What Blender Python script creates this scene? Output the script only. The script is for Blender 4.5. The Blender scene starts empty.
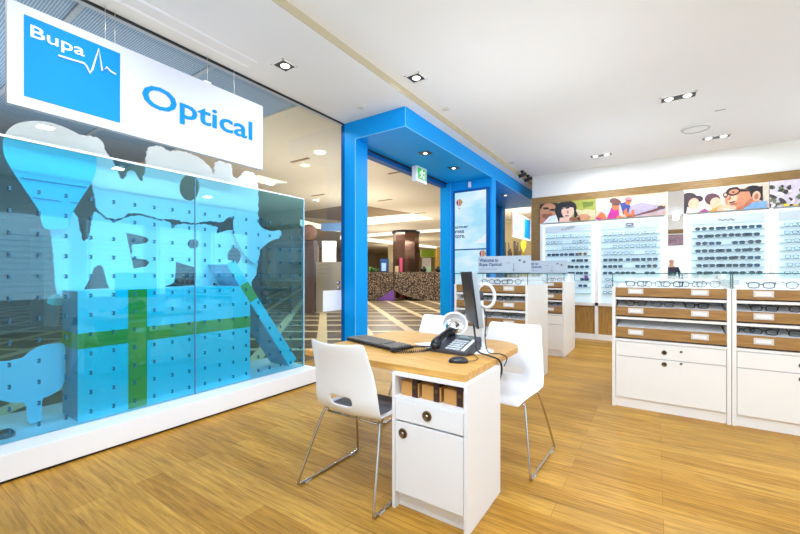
import bpy, bmesh, math, random
from mathutils import Vector, Matrix
random.seed(7)
S = bpy.context.scene
COL = S.collection
# ---------------------------------------------------------------- camera geometry (metres; horizon and vanishing points measured on the photo)
F = 380.0; HX = 400.0; HY = 273.5; H = 1.25
PSI = math.atan(255/380.0); SN, CS = math.sin(PSI), math.cos(PSI)
def dray(px, py):
    a = (px-HX)/F; b = (HY-py)/F
    return (-SN+CS*a, CS+SN*a, b)
def onZ(px, py, z):
    D = dray(px, py); t = (z-H)/D[2]; return (D[0]*t, D[1]*t, z)
def onX(px, py, x):
    D = dray(px, py); t = x/D[0]; return (x, D[1]*t, H+D[2]*t)
def onY(px, py, y):
    D = dray(px, py); t = y/D[1]; return (D[0]*t, y, H+D[2]*t)
def toP(x, y, z):
    u = x*CS+y*SN; w = -x*SN+y*CS
    return (HX+F*u/w, HY-F*(z-H)/w)

# ---------------------------------------------------------------- materials
MATS = {}
def srgb(r, g, b):
    def f(c):
        c = c/255.0
        return c/12.92 if c <= .04045 else ((c+.055)/1.055)**2.4
    return (f(r), f(g), f(b), 1)
def mat(name, col, rough=.5, metal=0, emit=0, ecol=None, noise=0, nscale=20, spec=.5, coat=0):
    if name in MATS: return MATS[name]
    m = bpy.data.materials.new(name); m.use_nodes = True
    nt = m.node_tree; b = nt.nodes['Principled BSDF']
    b.inputs['Base Color'].default_value = col
    b.inputs['Roughness'].default_value = rough
    b.inputs['Metallic'].default_value = metal
    b.inputs['Specular IOR Level'].default_value = spec
    b.inputs['Coat Weight'].default_value = coat
    if emit:
        b.inputs['Emission Color'].default_value = ecol or col
        b.inputs['Emission Strength'].default_value = emit
    if noise:
        tc = nt.nodes.new('ShaderNodeTexCoord'); n = nt.nodes.new('ShaderNodeTexNoise')
        n.inputs['Scale'].default_value = nscale; n.inputs['Detail'].default_value = 4
        mr = nt.nodes.new('ShaderNodeMapRange')
        mr.inputs['To Min'].default_value = 1-noise; mr.inputs['To Max'].default_value = 1+noise
        mx = nt.nodes.new('ShaderNodeMix'); mx.data_type = 'RGBA'; mx.blend_type = 'MULTIPLY'
        mx.inputs['Factor'].default_value = 1
        mx.inputs[6].default_value = col
        nt.links.new(tc.outputs['Object'], n.inputs['Vector'])
        nt.links.new(n.outputs['Fac'], mr.inputs['Value'])
        nt.links.new(mr.outputs['Result'], mx.inputs[7])
        nt.links.new(mx.outputs[2], b.inputs['Base Color'])
    MATS[name] = m
    return m
def emis(name, col, strength):
    return mat(name, (0.02, 0.02, 0.02, 1), .5, emit=strength, ecol=col)

def glass(name, tint, haze=0.0, hazecol=(.5, .8, 1, 1), fmin=.035):
    m = bpy.data.materials.new(name); m.use_nodes = True
    nt = m.node_tree; nt.nodes.clear(); N = nt.nodes.new; Lk = nt.links.new
    out = N('ShaderNodeOutputMaterial'); tr = N('ShaderNodeBsdfTransparent'); tr.inputs[0].default_value = tint
    gl = N('ShaderNodeBsdfGlossy'); gl.inputs['Roughness'].default_value = .0; gl.inputs[0].default_value = (1, 1, 1, 1)
    lw = N('ShaderNodeLayerWeight'); lw.inputs[0].default_value = .5
    pw = N('ShaderNodeMath'); pw.operation = 'POWER'; pw.inputs[1].default_value = 5; Lk(lw.outputs['Facing'], pw.inputs[0])
    fr = N('ShaderNodeMath'); fr.operation = 'MULTIPLY_ADD'; fr.inputs[1].default_value = .9; fr.inputs[2].default_value = fmin; Lk(pw.outputs[0], fr.inputs[0])
    mx = N('ShaderNodeMixShader'); Lk(fr.outputs[0], mx.inputs[0]); Lk(tr.outputs[0], mx.inputs[1]); Lk(gl.outputs[0], mx.inputs[2])
    last = mx
    if haze:
        df = N('ShaderNodeBsdfDiffuse'); df.inputs[0].default_value = hazecol
        m2 = N('ShaderNodeMixShader'); m2.inputs[0].default_value = haze
        Lk(mx.outputs[0], m2.inputs[1]); Lk(df.outputs[0], m2.inputs[2]); last = m2
    Lk(last.outputs[0], out.inputs[0])
    MATS[name] = m
    return m

def wood_floor():
    m = bpy.data.materials.new('timber floor'); m.use_nodes = True
    nt = m.node_tree; b = nt.nodes['Principled BSDF']; N = nt.nodes.new; Lk = nt.links.new
    tc = N('ShaderNodeTexCoord')
    br = N('ShaderNodeTexBrick'); br.inputs['Scale'].default_value = 1.0
    br.inputs['Brick Width'].default_value = 1.3; br.inputs['Row Height'].default_value = .15
    br.inputs['Mortar Size'].default_value = .0012; br.offset = .37
    br.inputs['Color1'].default_value = srgb(184, 134, 48); br.inputs['Color2'].default_value = srgb(208, 160, 70)
    br.inputs['Mortar'].default_value = srgb(160, 108, 52)
    Lk(tc.outputs['Object'], br.inputs['Vector'])
    mp = N('ShaderNodeMapping'); mp.inputs['Scale'].default_value = (2.0, 34, 1)
    Lk(tc.outputs['Object'], mp.inputs['Vector'])
    n = N('ShaderNodeTexNoise'); n.inputs['Scale'].default_value = 1.6; n.inputs['Detail'].default_value = 8; n.inputs['Roughness'].default_value = .65; n.inputs['Distortion'].default_value = .8
    Lk(mp.outputs[0], n.inputs['Vector'])
    cr = N('ShaderNodeValToRGB')
    cr.color_ramp.elements[0].position = .3; cr.color_ramp.elements[0].color = (.4, .32, .22, 1)
    cr.color_ramp.elements[1].position = .68; cr.color_ramp.elements[1].color = (1.12, 1.1, 1.08, 1)
    Lk(n.outputs['Fac'], cr.inputs[0])
    n2 = N('ShaderNodeTexNoise'); n2.inputs['Scale'].default_value = 1.1; n2.inputs['Detail'].default_value = 3
    mp2 = N('ShaderNodeMapping'); mp2.inputs['Scale'].default_value = (1, 4, 1)
    Lk(tc.outputs['Object'], mp2.inputs[0]); Lk(mp2.outputs[0], n2.inputs['Vector'])
    mr = N('ShaderNodeMapRange'); mr.inputs['To Min'].default_value = .72; mr.inputs['To Max'].default_value = 1.28
    Lk(n2.outputs['Fac'], mr.inputs['Value'])
    m1 = N('ShaderNodeMix'); m1.data_type = 'RGBA'; m1.blend_type = 'MULTIPLY'; m1.inputs['Factor'].default_value = .85
    Lk(br.outputs['Color'], m1.inputs[6]); Lk(cr.outputs['Color'], m1.inputs[7])
    m2 = N('ShaderNodeMix'); m2.data_type = 'RGBA'; m2.blend_type = 'MULTIPLY'; m2.inputs['Factor'].default_value = 1
    Lk(m1.outputs[2], m2.inputs[6]); Lk(mr.outputs[0], m2.inputs[7])
    Lk(m2.outputs[2], b.inputs['Base Color'])
    b.inputs['Roughness'].default_value = .42
    b.inputs['Specular IOR Level'].default_value = .22
    return m

def mall_floor():
    m = bpy.data.materials.new('mall tiles'); m.use_nodes = True
    nt = m.node_tree; b = nt.nodes['Principled BSDF']; N = nt.nodes.new; Lk = nt.links.new
    tc = N('ShaderNodeTexCoord')
    def lines(nx, ny, off, spacing, width):
        d = N('ShaderNodeVectorMath'); d.operation = 'DOT_PRODUCT'; d.inputs[1].default_value = (nx, ny, 0)
        Lk(tc.outputs['Object'], d.inputs[0])
        a = N('ShaderNodeMath'); a.operation = 'ADD'; a.inputs[1].default_value = 400*spacing-off+width/2; Lk(d.outputs['Value'], a.inputs[0])
        q = N('ShaderNodeMath'); q.operation = 'DIVIDE'; q.inputs[1].default_value = spacing; Lk(a.outputs[0], q.inputs[0])
        f = N('ShaderNodeMath'); f.operation = 'FRACT'; Lk(q.outputs[0], f.inputs[0])
        l = N('ShaderNodeMath'); l.operation = 'LESS_THAN'; l.inputs[1].default_value = width/spacing; Lk(f.outputs[0], l.inputs[0])
        return l
    l1 = lines(-SN, CS, 7.25, .98, .16); l2 = lines(.7071, .7071, 1.82, .94, .2)
    mx = N('ShaderNodeMath'); mx.operation = 'MAXIMUM'; Lk(l1.outputs[0], mx.inputs[0]); Lk(l2.outputs[0], mx.inputs[1])
    n = N('ShaderNodeTexNoise'); n.inputs['Scale'].default_value = 3; Lk(tc.outputs['Object'], n.inputs['Vector'])
    cr = N('ShaderNodeValToRGB'); cr.color_ramp.elements[0].color = srgb(70, 58, 42); cr.color_ramp.elements[1].color = srgb(112, 96, 74)
    cr.color_ramp.elements[0].position = .35; cr.color_ramp.elements[1].position = .65
    Lk(n.outputs['Fac'], cr.inputs[0])
    c = N('ShaderNodeMix'); c.data_type = 'RGBA'; Lk(mx.outputs[0], c.inputs['Factor']); Lk(cr.outputs[0], c.inputs[6]); c.inputs[7].default_value = srgb(225, 208, 170)
    Lk(c.outputs[2], b.inputs['Base Color']); b.inputs['Roughness'].default_value = .3
    return m

def pebble():
    m = bpy.data.materials.new('pebble laminate'); m.use_nodes = True
    nt = m.node_tree; b = nt.nodes['Principled BSDF']; N = nt.nodes.new; Lk = nt.links.new
    tc = N('ShaderNodeTexCoord'); v = N('ShaderNodeTexVoronoi'); v.inputs['Scale'].default_value = 13; v.feature = 'DISTANCE_TO_EDGE'
    Lk(tc.outputs['Object'], v.inputs['Vector'])
    cr = N('ShaderNodeValToRGB'); cr.color_ramp.elements[0].position = .1; cr.color_ramp.elements[0].color = srgb(48, 38, 34)
    cr.color_ramp.elements[1].position = .28; cr.color_ramp.elements[1].color = srgb(190, 165, 140)
    Lk(v.outputs['Distance'], cr.inputs[0]); Lk(cr.outputs[0], b.inputs['Base Color']); b.inputs['Roughness'].default_value = .5
    return m

def louvre():
    m = bpy.data.materials.new('louvre ceiling'); m.use_nodes = True
    nt = m.node_tree; b = nt.nodes['Principled BSDF']; N = nt.nodes.new; Lk = nt.links.new
    tc = N('ShaderNodeTexCoord'); w = N('ShaderNodeTexWave'); w.inputs['Scale'].default_value = 16; w.bands_direction = 'Y'
    Lk(tc.outputs['Object'], w.inputs['Vector'])
    cr = N('ShaderNodeValToRGB'); cr.color_ramp.elements[0].color = srgb(96, 122, 152); cr.color_ramp.elements[1].color = srgb(168, 196, 226)
    Lk(w.outputs['Fac'], cr.inputs[0]); Lk(cr.outputs[0], b.inputs['Base Color']); b.inputs['Roughness'].default_value = .5
    return m

def leaf_grain(name, c1, c2, sc=(1, 1, 14), rough=.45):
    m = bpy.data.materials.new(name); m.use_nodes = True
    nt = m.node_tree; b = nt.nodes['Principled BSDF']; N = nt.nodes.new; Lk = nt.links.new
    tc = N('ShaderNodeTexCoord'); mp = N('ShaderNodeMapping'); mp.inputs['Scale'].default_value = sc; Lk(tc.outputs['Object'], mp.inputs[0])
    n = N('ShaderNodeTexNoise'); n.inputs['Scale'].default_value = 6; n.inputs['Detail'].default_value = 5; Lk(mp.outputs[0], n.inputs['Vector'])
    cr = N('ShaderNodeValToRGB'); cr.color_ramp.elements[0].color = c1; cr.color_ramp.elements[1].color = c2
    cr.color_ramp.elements[0].position = .35; cr.color_ramp.elements[1].position = .65
    Lk(n.outputs['Fac'], cr.inputs[0]); Lk(cr.outputs[0], b.inputs['Base Color']); b.inputs['Roughness'].default_value = rough
    MATS[name] = m
    return m

M_floor = wood_floor(); M_mall = mall_floor(); M_peb = pebble(); M_louv = louvre()
M_ceil = mat('ceiling paint', srgb(240, 238, 234), .9, noise=.01, nscale=3)
M_wall = mat('wall paint', srgb(238, 234, 226), .85, noise=.01, nscale=3)
M_white = mat('white laminate', srgb(240, 240, 242), .4, noise=.01, nscale=5)
M_cream = mat('cream laminate', srgb(240, 236, 230), .42, noise=.01, nscale=5)
M_plastic = mat('white plastic', srgb(246, 247, 250), .25)
M_blue = mat('portal blue', srgb(0, 158, 242), .5, noise=.02, nscale=4, spec=.2)
M_dblue = mat('portal trim and shade blue', srgb(0, 92, 168), .5, spec=.2)
M_edge = mat('pale blue edge', srgb(110, 200, 255), .4)
M_logo = mat('logo blue', srgb(0, 134, 214), .6, spec=.2)
M_black = mat('black plastic', srgb(28, 29, 34), .35)
M_dark = mat('dark shadow gap', srgb(20, 20, 22), .7)
M_grey = mat('grey pad', srgb(120, 118, 124), .8)
M_chrome = mat('chrome', (.56, .52, .48, 1), .16, 1)
M_alu = mat('brushed aluminium', (.62, .64, .68, 1), .28, 1)
M_bronze = mat('bronze', srgb(120, 98, 70), .35, .8)
M_oak = leaf_grain('oak laminate', srgb(192, 138, 62), srgb(220, 168, 86), (1, 9, 9))
M_tray = leaf_grain('tray timber', srgb(148, 106, 52), srgb(170, 126, 70), (1, 8, 8))
M_panel = leaf_grain('panel timber', srgb(150, 108, 44), srgb(178, 132, 62), (14, 14, 1))
M_band = leaf_grain('band timber', srgb(128, 94, 44), srgb(152, 116, 60), (1, 8, 8))
M_cut = mat('pale cutout', srgb(248, 250, 253), .6)
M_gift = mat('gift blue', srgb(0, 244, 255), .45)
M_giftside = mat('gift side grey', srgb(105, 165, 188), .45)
M_rib = mat('ribbon green', srgb(95, 175, 30), .5)
M_ball = mat('balloon blue', srgb(0, 222, 255), .5)
M_glass = glass('clear glass', (.93, .95, .95, 1))
M_bglass = glass('blue tinted glass', (.57, .88, .975, 1), .015, srgb(90, 200, 235), fmin=.045)
M_cglass = glass('case glass', (.985, .995, .99, 1))
M_gedge = mat('green glass edge', srgb(22, 88, 78), .2)
M_lens = glass('clear lens', (.85, .9, .92, 1))
M_slens = mat('dark lens', srgb(70, 92, 104), .1)
M_fr_black = mat('black frame', srgb(32, 32, 38), .3)
M_fr_met = mat('grey frame', srgb(72, 80, 88), .4)
M_fr_brown = mat('tortoise frame', srgb(92, 64, 48), .3)
M_fr_gold = mat('amber frame', srgb(205, 160, 50), .3)
M_fr_blue = mat('navy frame', srgb(48, 74, 120), .3)
M_mirror = mat('mirror', (.9, .9, .9, 1), .01, 1)
M_lamp = emis('lamp glow', (1, .95, .88, 1), 5)
M_rack = mat('rack light box', srgb(205, 228, 238), .5, emit=.42, ecol=srgb(222, 244, 252))
M_rackedge = emis('rack edge light', srgb(235, 248, 255), 1.6)
M_rackhead = mat('rack header', srgb(200, 208, 212), .4)
M_screen = None
M_green = emis('exit green', srgb(0, 190, 60), 1.1)
M_exitw = emis('exit white', (1, 1, 1, 1), 1.0)
M_strap = mat('dark strap', srgb(62, 34, 32), .5)
M_tan = mat('tan case', srgb(205, 150, 82), .5, noise=.05)
M_text = mat('dark blue text', srgb(40, 72, 120), .5)
M_acr = mat('acrylic sign', srgb(196, 206, 218), .3)
M_steel = mat('steel wire', (.7, .7, .7, 1), .3, 1)
M_key = mat('key grey', srgb(124, 118, 112), .5)
M_but = mat('phone button', srgb(226, 230, 234), .4)
M_phone = mat('phone charcoal', srgb(62, 62, 70), .4)
M_lcd = mat('phone screen', srgb(120, 130, 128), .2)
M_paper = mat('paper', srgb(248, 246, 248), .8)
M_beige = mat('mall beige', srgb(214, 196, 160), .8)
M_mallceil = mat('mall ceiling', srgb(226, 214, 194), .9)
M_brown = mat('mall brown', srgb(150, 128, 98), .8)
M_cove = emis('cove glow', (1, .93, .76, 1), 1.5)
M_purple = mat('purple', srgb(125, 80, 175), .6)
M_cherry = mat('dark cherry', srgb(112, 84, 72), .08, .7, noise=.15, nscale=3)

# ---------------------------------------------------------------- mesh helpers
class MB:
    def __init__(s): s.v = []; s.f = []; s.m = []; s.mi = 0; s.smooth = []
    def add(s, vs, fs, smooth=False):
        o = len(s.v); s.v += [tuple(p) for p in vs]
        for f in fs: s.f.append([i+o for i in f]); s.m.append(s.mi); s.smooth.append(smooth)
        return s
    def box(s, x0, x1, y0, y1, z0, z1, bev=0):
        x0, x1 = min(x0, x1), max(x0, x1); y0, y1 = min(y0, y1), max(y0, y1); z0, z1 = min(z0, z1), max(z0, z1)
        if bev:
            bm = bmesh.new(); bmesh.ops.create_cube(bm, size=1)
            for v in bm.verts: v.co = Vector((x0+(v.co.x+.5)*(x1-x0), y0+(v.co.y+.5)*(y1-y0), z0+(v.co.z+.5)*(z1-z0)))
            bmesh.ops.bevel(bm, geom=bm.edges[:], offset=bev, segments=2, affect='EDGES', profile=.7)
            bm.verts.index_update()
            s.add([v.co[:] for v in bm.verts], [[v.index for v in f.verts] for f in bm.faces]); bm.free()
            return s
        return s.add([(x0, y0, z0), (x1, y0, z0), (x1, y1, z0), (x0, y1, z0), (x0, y0, z1), (x1, y0, z1), (x1, y1, z1), (x0, y1, z1)],
                     [(3, 2, 1, 0), (4, 5, 6, 7), (0, 1, 5, 4), (1, 2, 6, 5), (2, 3, 7, 6), (3, 0, 4, 7)])
    def prism(s, pts, axis, a, b):
        """polygon pts (2D) extruded along axis from a to b; 2D order: X:(y,z) Y:(x,z) Z:(x,y)"""
        def mk(p, t): return (t, p[0], p[1]) if axis == 'X' else (p[0], t, p[1]) if axis == 'Y' else (p[0], p[1], t)
        ar = sum(pts[i][0]*pts[(i+1) % len(pts)][1]-pts[(i+1) % len(pts)][0]*pts[i][1] for i in range(len(pts)))
        if ar < 0: pts = pts[::-1]
        if axis == 'Y': a, b = b, a
        if (axis != 'Y' and a > b) or (axis == 'Y' and a < b): a, b = b, a
        n = len(pts)
        return s.add([mk(p, a) for p in pts]+[mk(p, b) for p in pts],
                     [list(range(n))[::-1], list(range(n, 2*n))]+[(i, (i+1) % n, (i+1) % n+n, i+n) for i in range(n)])
    def tube(s, pts, r, seg=8, closed=False, cap=True):
        pts = [Vector(p) for p in pts]; n = len(pts); vs = []; fs = []
        rr = r if isinstance(r, (list, tuple)) else [r]*n
        up = None
        for i, p in enumerate(pts):
            if closed: t = (pts[(i+1) % n]-pts[i-1])
            else: t = (pts[min(i+1, n-1)]-pts[max(i-1, 0)])
            t.normalize()
            if up is None:
                up = Vector((0, 0, 1)) if abs(t.z) < .9 else Vector((1, 0, 0))
            a = up-t*up.dot(t)
            if a.length < 1e-4: a = t.orthogonal()
            a.normalize(); up = a; b = t.cross(a)
            for k in range(seg):
                th = 2*math.pi*k/seg
                vs.append(p+(a*math.cos(th)+b*math.sin(th))*rr[i])
        m = n if closed else n-1
        for i in range(m):
            for k in range(seg):
                j = (i+1) % n
                fs.append((i*seg+k, j*seg+k, j*seg+(k+1) % seg, i*seg+(k+1) % seg))
        if not closed and cap:
            fs.append(list(range(seg))); fs.append([(n-1)*seg+k for k in range(seg)][::-1])
        return s.add([v[:] for v in vs], fs, True)
    def lathe(s, c, prof, seg=24, axis=(0, 0, 1)):
        ax = Vector(axis).normalized(); a = ax.orthogonal().normalized(); b = ax.cross(a); c = Vector(c); vs = []; fs = []
        for r, h in prof:
            for k in range(seg):
                th = 2*math.pi*k/seg; vs.append((c+ax*h+(a*math.cos(th)+b*math.sin(th))*r)[:])
        for i in range(len(prof)-1):
            for k in range(seg): fs.append((i*seg+k, i*seg+(k+1) % seg, (i+1)*seg+(k+1) % seg, (i+1)*seg+k))
        fs.append(list(range(seg))[::-1]); fs.append([(len(prof)-1)*seg+k for k in range(seg)])
        return s.add(vs, fs, True)
    def sphere(s, c, rx, ry, rz, seg=16, rings=10):
        vs = [(c[0], c[1], c[2]-rz)]; fs = []
        for i in range(1, rings):
            ph = -math.pi/2+math.pi*i/rings
            for k in range(seg):
                th = 2*math.pi*k/seg; vs.append((c[0]+rx*math.cos(ph)*math.cos(th), c[1]+ry*math.cos(ph)*math.sin(th), c[2]+rz*math.sin(ph)))
        vs.append((c[0], c[1], c[2]+rz)); e = len(vs)-1
        for k in range(seg):
            fs.append((0, 1+(k+1) % seg, 1+k)); o = 1+(rings-2)*seg; fs.append((e, o+k, o+(k+1) % seg))
        for i in range(rings-2):
            for k in range(seg):
                a = 1+i*seg; b = a+seg; fs.append((a+k, a+(k+1) % seg, b+(k+1) % seg, b+k))
        return s.add(vs, fs, True)
    def build(s, name, m, parent=None, origin=None, props=None):
        me = bpy.data.meshes.new(name)
        if parent is not None: o3 = wloc(parent)
        elif origin is not None: o3 = Vector(origin)
        else:
            xs, ys, zs = zip(*s.v); o3 = Vector(((min(xs)+max(xs))/2, (min(ys)+max(ys))/2, min(zs)))
        me.from_pydata([(Vector(v)-o3)[:] for v in s.v], [], s.f)
        for mm in (m if isinstance(m, (list, tuple)) else [m]): me.materials.append(mm)
        me.polygons.foreach_set('material_index', s.m); me.polygons.foreach_set('use_smooth', s.smooth)
        me.update()
        o = bpy.data.objects.new(name, me); COL.objects.link(o)
        if parent is not None: o.parent = parent
        else: o.location = o3
        return o
def wloc(o):
    l = Vector((0, 0, 0))
    while o: l += Vector(o.location); o = o.parent
    return l
def tag(o, label=None, cat=None, group=None, kind=None):
    if label: o['label'] = label
    if cat: o['category'] = cat
    if group: o['group'] = group
    if kind: o['kind'] = kind
    return o
def thing(name, loc, label, cat, group=None):
    o = bpy.data.objects.new(name, None); COL.objects.link(o); o.location = loc; o.empty_display_size = .1
    return tag(o, label, cat, group)
def struct(o): o['kind'] = 'structure'; return o
def copy_thing(src, loc, rotz=None, label=None, group=None):
    def cp(o, parent):
        c = o.copy(); COL.objects.link(c); c.parent = parent
        for ch in list(o.children): cp(ch, c)
        return c
    r = cp(src, None); r.location = loc
    if rotz is not None: r.rotation_euler = (0, 0, rotz)
    if label: r['label'] = label
    if group: r['group'] = group
    return r
def text_mb(body, offset=0.0, res=3, shear=0):
    cu = bpy.data.curves.new('t', 'FONT'); cu.body = body; cu.offset = offset; cu.resolution_u = res; cu.shear = shear
    ob = bpy.data.objects.new('t', cu); COL.objects.link(ob)
    bpy.context.view_layer.update()
    me = bpy.data.meshes.new_from_object(ob.evaluated_get(bpy.context.evaluated_depsgraph_get()))
    vs = [v.co[:2] for v in me.vertices]; fs = [list(p.vertices) for p in me.polygons]
    bpy.data.objects.remove(ob); bpy.data.curves.remove(cu); bpy.data.meshes.remove(me)
    x0 = min(v[0] for v in vs); x1 = max(v[0] for v in vs); y0 = min(v[1] for v in vs); y1 = max(v[1] for v in vs)
    return [((v[0]-x0)/(x1-x0), (v[1]-y0)/(y1-y0)) for v in vs], fs
def put_text(mb, body, org, right, up, nrm, w, h, offset=0, thick=.004, mirror=False):
    vs, fs = text_mb(body, offset)
    org, right, up, nrm = map(Vector, (org, right, up, nrm))
    n = len(vs)
    def pos(v, t): return (org+right*(w*((1-v[0]) if mirror else v[0]))+up*(h*v[1])+nrm*t)[:]
    ec = {}
    for f in fs:
        for i in range(len(f)):
            a, b = f[i], f[(i+1) % len(f)]; ec[(a, b)] = 1
    side = [(a, b, b+n, a+n) for (a, b) in ec if (b, a) not in ec]
    mb.add([pos(v, 0) for v in vs]+[pos(v, thick) for v in vs], [[i+n for i in f] for f in fs]+side)
    return mb
def ell(cx, cy, rx, ry, n=24, a0=0, a1=2*math.pi, rot=0):
    out = []
    for i in range(n):
        t = a0+(a1-a0)*i/(n if a1-a0 > 6.28 else n-1)
        x, y = rx*math.cos(t), ry*math.sin(t)
        out.append((cx+x*math.cos(rot)-y*math.sin(rot), cy+x*math.sin(rot)+y*math.cos(rot)))
    return out

# ================================================================= ROOM SHELL
ZR = 3.27; ZL = 3.2; XG = -3.41; YB = 8.1; YF = -.5; XW = 4.2; XS = -2.27; FX = -2.415
struct(MB().box(-4.13, XW, YF, 10.6, -.12, 0).build('floor', M_floor))
struct(MB().box(-26, -4.13, -6, 34, -.12, -.002).build('floor_mall', M_mall, origin=(0, 0, 0)))
struct(MB().box(-4.13, 6, 10.6, 34, -.12, -.002).build('floor_mall_far', M_mall, origin=(0, 0, 0)))
struct(MB().box(XS, XW, YF, 10.6, ZR, ZR+.12).build('ceiling', M_ceil))
# lower bulkhead strip along the shopfront with the two linear slots
struct(MB().box(-3.36, XS, YF, 10.6, ZL, ZR+.12).build('ceiling_bulkhead', M_ceil))
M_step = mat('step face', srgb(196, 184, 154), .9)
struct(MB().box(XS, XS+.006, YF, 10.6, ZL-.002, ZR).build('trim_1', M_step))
struct(MB().box(-3.385, -3.36, YF, 3.71, ZL-.012, ZL+.1).build('trim_2', M_dark))
struct(MB().box(-3.43, -3.385, YF, 3.71, ZL-.012, ZL+.3).build('trim_3', mat('grey channel', srgb(176, 180, 188), .5)))
for i, xx in enumerate((-3.19, -3.05)):
    struct(MB().box(xx-.012, xx+.012, YF, 2.18, ZL-.004, ZL+.002).build('trim_%d' % (4+i), mat('slot white', srgb(252, 252, 252), .5)))
struct(MB().box(-2.12, XW, YB, YB+.12, 0, ZR).build('wall_back', M_wall))
struct(MB().box(XW, XW+.12, YF, YB, 0, ZR).build('wall_right', M_wall))
struct(MB().box(-3.44, XW, YF-.12, YF, 0, ZR).build('wall_front', M_wall))
# timber surround on the display wall: top band, left upright, lower panels
YP = YB-.06
struct(MB().box(-2.12, XW, YP-.02, YB, 2.66, 2.80).build('trim_6', M_band))
struct(MB().box(-2.12, -1.945, YP-.02, YB, 0, 2.66).build('trim_7', M_band))
struct(MB().box(-1.945, XW, YP+.02, YB, .1, .66).build('trim_8', M_panel))
struct(MB().box(-1.945, XW, YP-.02, YB, 0, .1).build('baseboard_back', M_cream))
def uprights():
    xs = [-1.94, -.945, .13, .40, 1.455, 2.5, 3.5]
    for i, x in enumerate(xs):
        struct(MB().box(x-.0, x+.055, YP-.035, YB, .1, 2.3 if i not in (2, 3) else 2.66).build('trim_%d' % (10+i), M_cream))
uprights()
struct(MB().box(-1.94, 3.5, YP-.035, YB-.002, .64, .70).build('trim_20', M_cream))
# mirror strip between racks
tag(MB().box(.187, .40, YP-.012, YB-.001, .70, 2.66).build('wall_mirror', M_mirror), 'tall narrow mirror strip between two lit eyewear racks', 'mirror')

# ---------------------------------------------------------------- shop window: clear glass and the tall tinted case glass
struct(MB().prism([(YF, .172), (3.12, .172), (3.12, 0), (3.71, 0), (3.71, ZL), (YF, ZL)], 'X', XG-.022, XG-.012).build('window_1', M_glass))
pl = thing('display_plinth', (-3.65, 1.4, 0), 'long low white plinth under the tinted glass window display', 'plinth')
MB().box(-4.12, -3.2, YF, 3.1, .02, .172, bev=.003).build('plinth_body', M_white, pl)
MB().box(-4.1, -3.225, YF, 3.08, 0, .02).build('plinth_recess', M_dark, pl)
pan = thing('display_glass', (XG, 1.4, .172), 'blue-tinted pegboard glass panel standing on the white plinth', 'glass panel')
jy = [YF, 1.797, 3.055]
for a, b in zip(jy[:-1], jy[1:]):
    MB().box(XG-.005, XG+.005, a+.003, b-.003, .172, 2.112).build('pane', M_bglass, pan)
MB().box(XG-.009, XG+.009, YF, 3.062, 2.112, 2.126).build('top_rim', M_white, pan)
MB().box(XG-.007, XG+.007, 3.055, 3.067, .172, 2.112).build('side_rim', mat('glass rim', srgb(170, 205, 215), .2), pan)
MB().box(XG-.006, XG+.006, 1.7935, 1.8005, .172, 2.112).build('joint', mat('joint grey', srgb(70, 120, 150), .3), pan)
M_peg = mat('peg', srgb(30, 90, 120), .25)
def peg_mb(mb, y, z):
    mb.box(XG+.005, XG+.016, y-.007, y+.007, z+.006, z+.014)
    mb.box(XG+.005, XG+.016, y-.007, y+.007, z-.014, z-.006)
    mb.box(XG+.013, XG+.019, y-.004, y+.007, z-.014, z+.014)
pegs = []
for r in range(12):
    for c in range(18):
        y = 3.0-.14*c; z = 1.79-.14*r
        if z > .2: pegs.append((y, z))
pegs.sort(key=lambda p: (p[0]**2+XG**2))
m0 = MB(); peg_mb(m0, 0, 0)
base = m0.build('peg', M_peg, None, origin=(XG, 0, 0))
first = True
for (y, z) in pegs[:95]:
    if first: o = base; first = False
    else: o = base.copy(); COL.objects.link(o)
    o.parent = pan; o.location = (0, y-1.4, z-.172)
mr = MB()
for (y, z) in pegs[95:]: peg_mb(mr, y, z)
o = mr.build('peg_array', M_peg, pan); o['kind'] = 'stuff'

# ---------------------------------------------------------------- window display cut-outs behind the glass
XC = -3.80
def c1(x, y): return (x/5.34, 120+y/5.34)
def c2(x, y): return (80+x/5.34, 130+y/5.34)
def c3(x, y): return (170+x/5.34, 140+y/5.34)
def c4(x, y): return (40+x/5.34, 200+y/5.34)
def c5(x, y): return (130+x/5.34, 200+y/5.34)
def c6(x, y): return (200+x/5.336, 220+y/5.336)
def smooth(pts, it=1):
    for _ in range(it):
        q = []
        for i in range(len(pts)):
            a, b = pts[i], pts[(i+1) % len(pts)]
            q += [(.75*a[0]+.25*b[0], .75*a[1]+.25*b[1]), (.25*a[0]+.75*b[0], .25*a[1]+.75*b[1])]
        pts = q
    return pts
def scallop(pts, amp=.9, step=1.7):
    """ragged crumbly outline in the plane of the board"""
    out = []; k = 0
    for i in range(len(pts)):
        a, b = Vector(pts[i]), Vector(pts[(i+1) % len(pts)]); L = (b-a).length; n = max(1, int(L/step))
        nr = Vector((-(b-a).y, (b-a).x)); nr = nr.normalized() if nr.length else nr
        for j in range(n):
            out.append(tuple(a.lerp(b, j/n)+nr*(amp*(random.random()-.5)))); k += 1
    return out
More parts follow.
